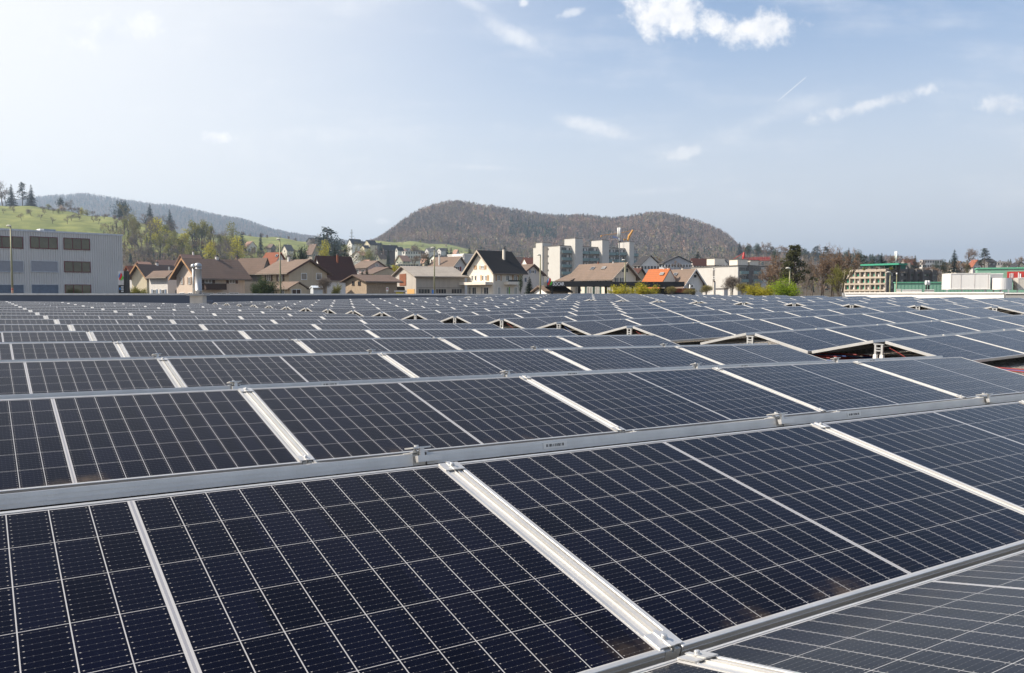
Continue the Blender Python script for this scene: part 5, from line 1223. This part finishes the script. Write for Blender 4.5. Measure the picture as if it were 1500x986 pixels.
# trees one can name --------------------------------------------------------------
T = [('conifer', 'needle', 17, 269, 300, 690, 'dark conifer leftmost of the three on the meadow crest', 1.05), ('pine', 'needle2', 33, 267, 302, 690, 'broad dark conifer in the middle of the crest trio', .9), ('conifer', 'needle', 46, 270, 304, 690, 'dark conifer rightmost of the three on the meadow crest', 1.1),
 ('slim', 'grey', 4, 266, 300, 700, 'thin bare tree left of the crest conifers', 1.), ('bare', 'brown', 9, 276, 301, 700, 'low brown bare tree at the crest beside the conifers', 1.2),
 ('leafy', 'needle2', 89, 288, 311, 700, 'round dark tree on the crest left of the farmhouse', 1.), ('bush', 'blossom', 91, 300, 311, 690, 'pale blossoming bush under the round dark crest tree', 1.), ('bare', 'grey', 105, 291, 312, 720, 'bare grey tree behind the hidden farmhouse', 1.3), ('leafy', 'yellow', 120, 303, 319, 680, 'yellow-green round tree below the farmhouse', 1.1),
 ('leafy', 'needle2', 177, 293, 325, 700, 'large dark round tree at the end of the crest', 1.25), ('leafy', 'needle2', 183, 294, 324, 706, 'dark round tree just right of the large one at the crest end', 1.), ('conifer', 'needle', 220, 298, 336, 690, 'dark broad conifer above the yellow-green tree', 1.15), ('conifer', 'needle', 249, 306, 342, 690, 'dark pointed conifer right of the broad one', 1.1),
 ('slim', 'brown', 213, 312, 334, 690, 'brown bare tree left of the broad conifer', 1.2), ('bare', 'brown', 256, 322, 344, 690, 'brown bare tree right of the pointed conifer', 1.3),
 ('leafy', 'yellow', 235, 318, 378, 560, 'tall bright yellow-green tree on the left slope', .95), ('tall', 'yellow', 273, 334, 385, 540, 'yellow-green slender tree right of the tallest yellow one', 1.), ('leafy', 'yellow', 308, 351, 388, 470, 'round yellow-green tree above the peach house roof', 1.), ('leafy', 'olive', 342, 324, 372, 620, 'tall olive-green tree breaking the skyline', .8), ('leafy', 'yellow', 349, 345, 380, 500, 'yellow tree below the tall olive one', .95),
 ('thin', 'needle', 286, 340, 385, 520, 'dark narrow conifer amid the yellow trees', 1.3), ('conifer', 'needle', 306, 337, 368, 600, 'dark conifer behind the round yellow tree', 1.), ('conifer', 'needle', 355, 338, 372, 610, 'dark conifer right of the olive tree', 1.1), ('thin', 'needle', 382, 341, 372, 600, 'narrow dark conifer against the bright meadow', 1.5),
 ('bare', 'brown', 292, 325, 360, 620, 'spreading bare tree on the slope behind the narrow conifer', 1.2), ('slim', 'brown', 314, 333, 362, 610, 'bare tree left of the tall olive tree', 1.1), ('bare', 'grey', 328, 337, 365, 600, 'grey bare tree between conifer and olive tree', 1.2),
 ('bush', 'needle', 444, 358, 392, 300, 'dark green conifer bush group behind the tan house chimney', .45), ('conifer', 'needle', 442, 362, 394, 220, 'dark green conifer behind the tan house ridge', 1.4), ('conifer', 'needle', 432, 368, 394, 225, 'lower dark conifer left of the one behind the tan house', 1.2), ('conifer', 'needle', 448, 370, 394, 228, 'small conifer right of the one behind the tan house', 1.),
 ('pine', 'needle2', 479, 332, 378, 520, 'tall dark rounded pine on the village skyline', 1.3), ('leafy', 'needle2', 487, 341, 378, 540, 'dark rounded tree right of the tall skyline pine', 1.2), ('bare', 'grey', 467, 340, 372, 560, 'bare grey tree left of the skyline pine', 1.), ('leafy', 'yellow', 476, 351, 384, 400, 'yellow-green willow before the skyline pine', .95), ('leafy', 'needle2', 501, 349, 372, 560, 'dark bushy tree right of the skyline pine', 1.2),
 ('ragged', 'needle', 491, 355, 384, 230, 'ragged dark spruce left of the pair behind the dark red roof', 1.05), ('ragged', 'needle', 504.5, 352, 390, 225, 'ragged dark spruce right of the pair behind the dark red roof', .95),
 ('conifer', 'needle', 530.5, 395, 407, 150, 'tiny conifer left of two before the pinkish house', 1.4), ('conifer', 'needle', 537.5, 391, 408, 150, 'small conifer right of two before the pinkish house', 1.1),
 ('thin', 'needle', 558.5, 354, 372, 700, 'narrow dark conifer between the ridge houses', 2.), ('thin', 'needle', 569, 364, 385, 500, 'narrow conifer right of the cream cottage', 1.4), ('bare', 'budding', 517, 353, 386, 480, 'bare tree before the white ridge house', 1.), ('leafy', 'olive', 541, 364, 382, 560, 'olive bush-like tree among the village houses', 1.2), ('bare', 'brown', 549, 360, 380, 600, 'brown bare tree before the ridge houses', 1.2),
 ('leafy', 'brown', 608, 357, 374, 800, 'brown rounded tree at the lower edge of the far meadow', 1.3), ('full', 'brown', 617, 368, 396, 330, 'large brown bare tree behind the warehouse roof', 1.2), ('full', 'brown', 607, 373, 396, 330, 'brown bare tree left of the large one behind the warehouse', 1.1), ('ragged', 'needle', 627, 369, 397, 190, 'thin ragged spruce behind the warehouse roof', .75),
 ('conifer', 'needle', 655, 362, 378, 480, 'dark conifer left of a close pair in the village', 1.3), ('conifer', 'needle', 661, 362, 379, 470, 'dark conifer right of a close pair in the village', 1.3), ('conifer', 'needle', 688, 362, 376, 480, 'dark conifer behind the flat white block', 1.5), ('conifer', 'needle', 740, 359, 373, 560, 'dark tree on the slope above the black roof', 1.3),
 ('conifer', 'needle', 775.5, 404, 434, 125, 'dark cone-shaped evergreen right of the black-roofed house', 1.25), ('nearbush', 'green', 391, 401, 434, 118, 'dark evergreen bush left of the tan house', .95), ('nearbush', 'green', 377, 410, 434, 119, 'lower evergreen bush beside the peach house', .7), ('nearbush', 'olive', 206, 417, 434, 110, 'green hedge bush behind the price pylon', 1.5), ('nearbush', 'olive', 193, 420, 434, 110, 'hedge bush touching the price pylon', 1.3), ('nearbush', 'olive', 492, 412, 434, 122, 'olive shrub left of the wooden barn', .65), ('neartwig', 'grey', 476, 404, 434, 121, 'bare shrub at the right end of the tan house', .9),
 ('neartree', 'green', 762.5, 400, 434, 134, 'dark ivy column at the right corner of the black-roofed house', .42), ('bush', 'yellow', 580, 385, 398, 170, 'yellow blossoming shrub left of the warehouse gable', .9), ('bush', 'yellow', 548, 402, 406, 150, 'yellow blossom behind the barn roof', 1.8),
 ('nearbush', 'yellow', 908.5, 413.5, 436, 95, 'rounded yellow-green bush under the station canopy', 1.3), ('nearbush', 'yellow', 945, 409, 436, 94, 'bright yellow-green bush under the orange roof', 1.4), ('neartwig', 'budding', 985, 418, 436, 96, 'brownish low shrub right of the bright bush', 1.2), ('neartwig', 'budding', 1010, 421, 436, 96, 'brownish low shrub before the white gable', 1.4), ('neartwig', 'budding', 1034, 416, 436, 96, 'twiggy shrub before the concrete block', 1.1),
 ('neartwig', 'grey', 1071, 402, 436, 100, 'bare spreading shrub before the corner of the concrete block', .95), ('neartwig', 'budding', 1087, 413, 436, 96, 'olive twiggy shrub left of the yellow bushes', 1.3), ('nearbush', 'yellow', 1106, 410, 436, 92, 'yellow forsythia-like bush left of the bright green tree', 1.15), ('nearbush', 'yellow', 1123, 413, 436, 91, 'yellow-green bush between forsythia and green tree', 1.1), ('nearbush', 'bright', 1150.5, 400, 437, 88, 'large bright green bushy tree before the big pine', 1.12),
 ('bigpine', 'pine', 1163, 358, 437, 110, 'big dark pine tree in front of the concrete block', 1.1), ('full', 'brown', 1122, 385, 436, 115, 'brown drooping bare tree left of the big pine', 1.), ('full', 'brown', 1140, 370, 436, 125, 'taller brown bare tree left behind the big pine', .9), ('full', 'brown', 1131, 392, 436, 108, 'low brown bare tree behind the yellow bushes', 1.1),
 ('multi', 'brown', 1203, 357, 437, 112, 'tall many-stemmed bare tree right of the big pine', .75), ('multi', 'brown', 1218, 354, 437, 114, 'tallest bare tree right of the many-stemmed one', .72), ('multi', 'grey', 1190, 366, 437, 116, 'grey bare tree directly right of the big pine', .75), ('slim', 'brown', 1233, 362, 437, 116, 'slim bare tree at the left corner of the beige office', 1.), ('multi', 'olive', 1229, 385, 437, 100, 'greening many-stemmed tree before the beige office', .7), ('neartree', 'olive', 1227, 392, 437, 101, 'olive-green leafing tree before the beige office', .62), ('slim', 'grey', 1180, 400, 437, 90, 'leaning pale bare stem right of the bright green tree', .9),
 ('conifer', 'needle', 1022, 367, 384, 500, 'dark rounded conifer behind the orange dormer roof', 1.8),
 ('pine', 'needle', 1257, 371, 398, 260, 'dark pine behind the beige office roof, left of pair', 1.2), ('pine', 'needle', 1266, 374, 398, 265, 'dark pine behind the beige office roof, right of pair', 1.1), ('leafy', 'needle', 1280, 375, 396, 300, 'dark round tree behind the office awning', 1.2), ('conifer', 'needle', 1291, 370, 396, 290, 'dark conifer behind the office awning', 1.5), ('full', 'brown', 1303, 374, 396, 300, 'brown bare tree left of the office mast', 1.2), ('full', 'brown', 1325, 374, 398, 330, 'brown bare tree right of the office mast', 1.3), ('conifer', 'needle', 1340, 373, 400, 330, 'dark conifer left of the white balconied house', 1.1), ('leafy', 'needle', 1383, 379, 402, 240, 'dark evergreen before the white balconied house', .9),
 ('conifer', 'needle', 1397.5, 364.5, 400, 330, 'tall dark conifer on the right hill', 1.15), ('full', 'brown', 1414, 363, 396, 360, 'large round bare tree right of the tall conifer', 1.05), ('cedar', 'needle', 1442, 363.5, 400, 330, 'dark spreading cedar on the right hill', 1.0), ('full', 'brown', 1493, 375, 394, 430, 'bare tree at the right picture edge', 1.), ('leafy', 'pine', 1418, 385, 404, 200, 'dark green bush tree above the large roof unit', .9), ('full', 'brown', 1408, 384, 404, 210, 'brown shrubby tree above the large roof unit', 1.2), ('leafy', 'green', 1470, 386, 400, 380, 'dark tree before the low cream apartment house', 1.1), ('full', 'brown', 1365, 388, 410, 220, 'brown bare tree below the white balconied house', 1.3), ('full', 'brown', 1350, 392, 412, 210, 'brown bare tree left below the white balconied house', 1.3), ('full', 'brown', 1375, 393, 412, 205, 'brown bare tree left of the large roof unit', 1.2),
 ('neartwig', 'brown', 1284, 391, 396, 172, 'terrace plant under the green awning', 1.2), ('nearbush', 'olive', 1266, 390.5, 396, 172, 'green terrace plant at the left end of the awning', .8), ('nearbush', 'olive', 1306, 389.5, 396, 171, 'terrace plant at the right end of the awning', .9),
 ('bare', 'brown', 966, 375, 394, 420, 'bare brown tree between the red roof and blue-grey hall', 1.5), ('slim', 'brown', 988, 381, 398, 230, 'slim bare tree before the blue-grey hall', 1.), ('slim', 'brown', 996, 384, 398, 230, 'small bare tree right of the slim one before the blue-grey hall', 1.)]
for kind, colr, px, yt, yb, d, lab, wd_ in T:
    if d >= 470: yb = max(yb, min(gy(px, d), yb+14))
    tree(kind, colr, px, yt, yb, d, lab, None, wd_, nv=2)
# rows of similar trees, told apart by their place in the row
def row(n, x0, x1, d0, d1, hpx, kinds, lab, grp, seed, wide=1.0, fixy=None):
    r_ = random.Random(seed); xs_ = sorted(x0 + (x1-x0)*(i+r_.uniform(.1, .9))/n for i in range(n))
    for i, x in enumerate(xs_):
        d = r_.uniform(d0, d1); k, c = r_.choice(kinds); yb = gy(x, d)+1.5 if fixy is None else fixy(x)
        tree(k, c, x, yb - r_.uniform(*hpx), yb, d, lab % ORD[i], grp, wide*r_.uniform(.85, 1.2))
BW = [('slim', 'budding'), ('slim', 'brown'), ('tall', 'olive'), ('slim', 'budding'), ('bare', 'grey'), ('tall', 'olive')]
row(48, 182, 345, 450, 600, (26, 46), BW, 'tall thin budding tree in the left hillside grove, %s from the left', 'trees of the left hillside grove', 1)
row(24, 180, 470, 400, 450, (14, 24), [('leafy', 'olive'), ('bare', 'brown'), ('leafy', 'green'), ('full', 'brown'), ('leafy', 'brown')], 'low tree along the foot of the left hillside, %s from the left', 'trees at the foot of the left hillside', 2, 1.3)
row(16, 2, 200, 570, 640, (8, 15), [('bare', 'brown'), ('full', 'grey'), ('slim', 'grey')], 'bare tree on the meadow above the office block, %s from the left', 'trees on the left meadow', 3, 1.2)
row(9, 5, 75, 660, 690, (2.5, 4.5), [('bare', 'brown')], 'tiny young fruit tree on the upper meadow, %s from left', 'young trees on the upper meadow', 4, 1.2)
row(26, 60, 250, 640, 690, (7, 13), [('full', 'brown'), ('leafy', 'brown'), ('leafy', 'olive'), ('bare', 'grey')], 'tree of the hedge line along the meadow, %s from the left', 'hedge trees along the left meadow', 16, 1.3)
row(22, 345, 475, 560, 760, (9, 18), [('bare', 'brown'), ('leafy', 'olive'), ('full', 'brown'), ('leafy', 'budding'), ('bare', 'grey')], 'small tree among the left village houses, %s from the left', 'trees among the left village houses', 5, 1.2)
row(14, 255, 440, 930, 1010, (4, 9), [('bare', 'brown'), ('full', 'brown'), ('leafy', 'brown')], 'tree on the skyline behind the grove, %s from the left', 'trees on the saddle skyline', 6, 1.3)
row(34, 500, 700, 480, 900, (6, 15), [('bare', 'brown'), ('full', 'brown'), ('leafy', 'olive'), ('leafy', 'budding'), ('leafy', 'green'), ('bare', 'grey')], 'small tree between the hillside village houses, %s from left', 'trees between the hillside village houses', 7, 1.25)
row(16, 560, 690, 1120, 1260, (4, 8), [('full', 'grey'), ('leafy', 'blossom'), ('bare', 'brown'), ('leafy', 'olive')], 'tiny tree on the far meadow below the forest, %s from the left', 'trees on the far meadow', 8, 1.3)
row(26, 690, 1045, 480, 900, (7, 14), [('full', 'brown'), ('bare', 'brown'), ('leafy', 'blossom'), ('leafy', 'olive'), ('full', 'grey')], 'small tree on the slope behind the middle houses, %s from left', 'trees behind the middle houses', 9, 1.3)
row(30, 1080, 1260, 620, 1000, (14, 26), [('conifer', 'needle'), ('full', 'brown'), ('conifer', 'needle'), ('pine', 'needle2'), ('leafy', 'green'), ('bare', 'brown'), ('slim', 'grey')], 'tree on the wooded ridge right of the forest hill, %s from left', 'trees of the ridge right of the hill', 10, 1.1, lambda x: np.interp(x, [1080, 1130, 1200, 1260], [374, 380, 384, 389]))
row(30, 1235, 1530, 420, 640, (8, 16), [('full', 'brown'), ('bare', 'brown'), ('leafy', 'green'), ('pine', 'needle2'), ('full', 'grey')], 'small tree on the right hillside, %s from the left', 'trees on the right hillside', 11, 1.35, lambda x: 397)
row(20, 1235, 1530, 330, 400, (9, 18), [('full', 'brown'), ('bare', 'brown'), ('leafy', 'pine'), ('full', 'brown')], 'brownish tree on the near side of the right hillside, %s from the left', 'near trees of the right hillside', 12, 1.4, lambda x: 409)

row(34, 585, 748, 1790, 1800, (9, 15), [('slim', 'grey'), ('full', 'brown'), ('slim', 'brown'), ('slim', 'budding'), ('full', 'grey')], 'bare tree standing out on the crest of the central hill, %s from left', 'bare trees on the hill crest', 13, 1.0)
row(14, 785, 885, 1790, 1800, (9, 15), [('cedar', 'needle2'), ('slim', 'grey'), ('pine', 'needle2'), ('slim', 'brown'), ('conifer', 'needle2')], 'tree poking above the flat right crest of the central hill, %s from left', 'trees above the right crest', 14, .8)
row(16, 1000, 1078, 1780, 1800, (9, 14), [('full', 'brown'), ('slim', 'grey'), ('full', 'grey')], 'bare tree on the falling right end of the hill crest, %s from left', 'trees at the right end of the crest', 15, 1.0)
# ---- the forests read as one mass: one object each
def protos():
    out = []; r_ = np.random.default_rng(5)
    for kind in range(6):
        V_, F_, = [], []
        def tri(a, b_, c): o = len(V_); V_.extend([a, b_, c]); F_.append((o, o+1, o+2))
        if kind < 4:       # bare broadleaf: stem and a cloud of rising twig blades
            tri((-.014, 0, 0), (.014, 0, 0), (0, 0, .75)); tri((0, -.014, 0), (0, .014, 0), (0, 0, .75))
            for i in range(30):
                a = r_.uniform(0, 6.28); f = r_.uniform(0, 1); z = .36 + .6*f; rad = .27*math.sqrt(max(.04, 1-(2*f-.9)**2))*r_.uniform(.2, 1)
                c = np.array([rad*math.cos(a), rad*math.sin(a), z]); up = np.array([math.cos(a)*.5, math.sin(a)*.5, 1])*r_.uniform(.05, .12); sd_ = np.array([-math.sin(a+r_.uniform(-1, 1)), math.cos(a+r_.uniform(-1, 1)), 0])*r_.uniform(.012, .035)
                tri(tuple(c-up*.6-sd_), tuple(c-up*.6+sd_), tuple(c+up))
        else:              # conifer: stacked ragged skirts
            for i in range(9):
                z = .08+.1*i; rr_ = .17*(1-i/9.5)+.015
                for k in range(5):
                    a = r_.uniform(0, 6.28); tri((0, 0, z+.16), (rr_*math.cos(a), rr_*math.sin(a), z-r_.uniform(0, .04)), (rr_*math.cos(a+.9), rr_*math.sin(a+.9), z-r_.uniform(0, .04)))
        out.append((np.array(V_), np.array(F_)))
    return out
PRO = protos()
def forest(name, label, n, xr, dr, hr, mats, pick, seed, edge=False, keep=None):
    r_ = np.random.default_rng(seed); VV, FF, MI = [], [], []; o = 0; cnt = 0
    while cnt < n:
        x = r_.uniform(*xr); d = math.sqrt(r_.uniform(dr[0]**2, dr[1]**2))
        if keep and not keep(x, d, r_): cnt += .2; continue
        k, mi = pick(r_, x, d); v, f = PRO[k]; h = r_.uniform(*hr)*(float(np.clip((x-528)/70, .3, 1)) if edge else 1); a = r_.uniform(0, 6.28); s_, c_ = math.sin(a), math.cos(a); wf = h*r_.uniform(.9, 1.35)
        lat = (x-CX)/FPX*d; q = FH*d + RH*lat; z = ground_z(x, d) - .6
        VV.append(np.stack([(v[:, 0]*c_-v[:, 1]*s_)*wf+q.x, (v[:, 0]*s_+v[:, 1]*c_)*wf+q.y, v[:, 2]*h+z], 1)); FF.append(f+o); MI.append(np.full(len(f), mi)); o += len(v); cnt += 1
    ob = link(name, npmesh(name, np.concatenate(VV), np.concatenate(FF), mats, np.concatenate(MI))); return tag(ob, label, 'forest', kind='stuff')
FM = [pm('forest twigs brown', (.21, .14, .098), .95, 0, .3, .02, island=.5), pm('forest twigs grey', (.21, .165, .13), .95, 0, .3, .02, island=.5), pm('forest conifer', (.030, .045, .026), .9, 0, .3, .02, island=.5), pm('forest spring green', (.20, .18, .06), .9, 0, .3, .02, island=.5), pm('forest pale blossom', (.34, .28, .22), .9, 0, .2, .02, island=.4),
      pm('forest twigs dark', (.11, .08, .062), .95, 0, .3, .02, island=.5), pm('forest twigs tan', (.29, .21, .15), .95, 0, .3, .02, island=.5), pm('forest twigs reddish', (.24, .135, .098), .95, 0, .3, .02, island=.5)]
def pick_hill(r_, x, d):
    u = r_.random()*(.4 if x > 1085 else 1); cl = math.sin(x*.021+1)*math.sin(d*.012+x*.008)
    c2 = math.sin(x*.052+d*.031+2)*math.sin(x*.031-d*.017) + .5*math.sin(x*.13+d*.06)
    con = .03 + (.8 if (745 < x < 815 and 1450 < d < 1620 and r_.random() < .8) else 0) + (.35 if (x > 985 and d < 1650 and cl > .1) else 0) + (.16 if d > 1740 and 790 < x < 920 else 0) + (.30 if c2 > .95 else 0)
    if u < con: return 4 + r_.integers(2), 2
    if d < 1420 and u > .80: return r_.integers(4), (3 if u < .93 else 4)
    if u > .955 - (.10 if x < 720 and d > 1680 else 0): return r_.integers(4), 3
    v_ = r_.random() + .45*cl + .40*c2
    return r_.integers(4), (5 if v_ < .12 else 1 if v_ < .42 else 0 if v_ < .80 else 7 if v_ < 1.05 else 6)
forest('forest', 'brown leafless forest covering the central hill', 15500, (470, 1320), (1290, 1960), (12, 20), FM, pick_hill, 21, edge=True,
       keep=lambda x, d, r_: not (d < 1300 + max(0, 700-x)*.4 and r_.random() < .9) and (x > 540 or d > 1900))
def pick_edge(r_, x, d):
    u = r_.random(); return (4+r_.integers(2), 2) if u < .12 else (r_.integers(4), 3 if u < .3 else (4 if u < .38 else (0 if u < .75 else 1)))
forest('forest', 'olive and blossoming woodland edge at the foot of the central hill', 2600, (690, 1180), (1050, 1310), (8, 14), FM, pick_edge, 22)
forest('forest', 'hazy blue forest on the far left ridges', 11000, (-150, 640), (2900, 3620), (16, 24), FM, lambda r_, x, d: (4+r_.integers(2), 2) if r_.random() < .3 else (r_.integers(4), int(r_.random() < .4)), 23)
forest('forest', 'undergrowth and thicket on the left hillside', 2600, (150, 480), (380, 600), (2.5, 6), FM, lambda r_, x, d: (r_.integers(4), [0, 1, 3, 3, 0][r_.integers(5)]) if r_.random() < .9 else (4, 2), 24)
forest('forest', 'thicket of shrubs on the right hillside', 2600, (1060, 1700), (300, 900), (4, 9), FM, lambda r_, x, d: (r_.integers(4), [0, 1, 0, 3][r_.integers(4)]) if r_.random() < .8 else (4+r_.integers(2), 2), 25)

# ---- air: one box of thin haze round everything
m = bpy.data.materials.new('thin haze'); m.use_nodes = True; t = NT(m.node_tree); t.n.remove(t.n['Principled BSDF'])
pv = t.node('ShaderNodeVolumePrincipled'); pv.inputs['Color'].default_value = (.62, .79, 1, 1); pv.inputs['Density'].default_value = 1.8e-4; pv.inputs['Anisotropy'].default_value = .3
t.l.new(pv.outputs[0], t.n['Material Output'].inputs['Volume'])
b = MB(); b.box(-5500, 8000, -400, 6500, -1.4, 460); tag(b.obj('haze', m), kind='stuff')
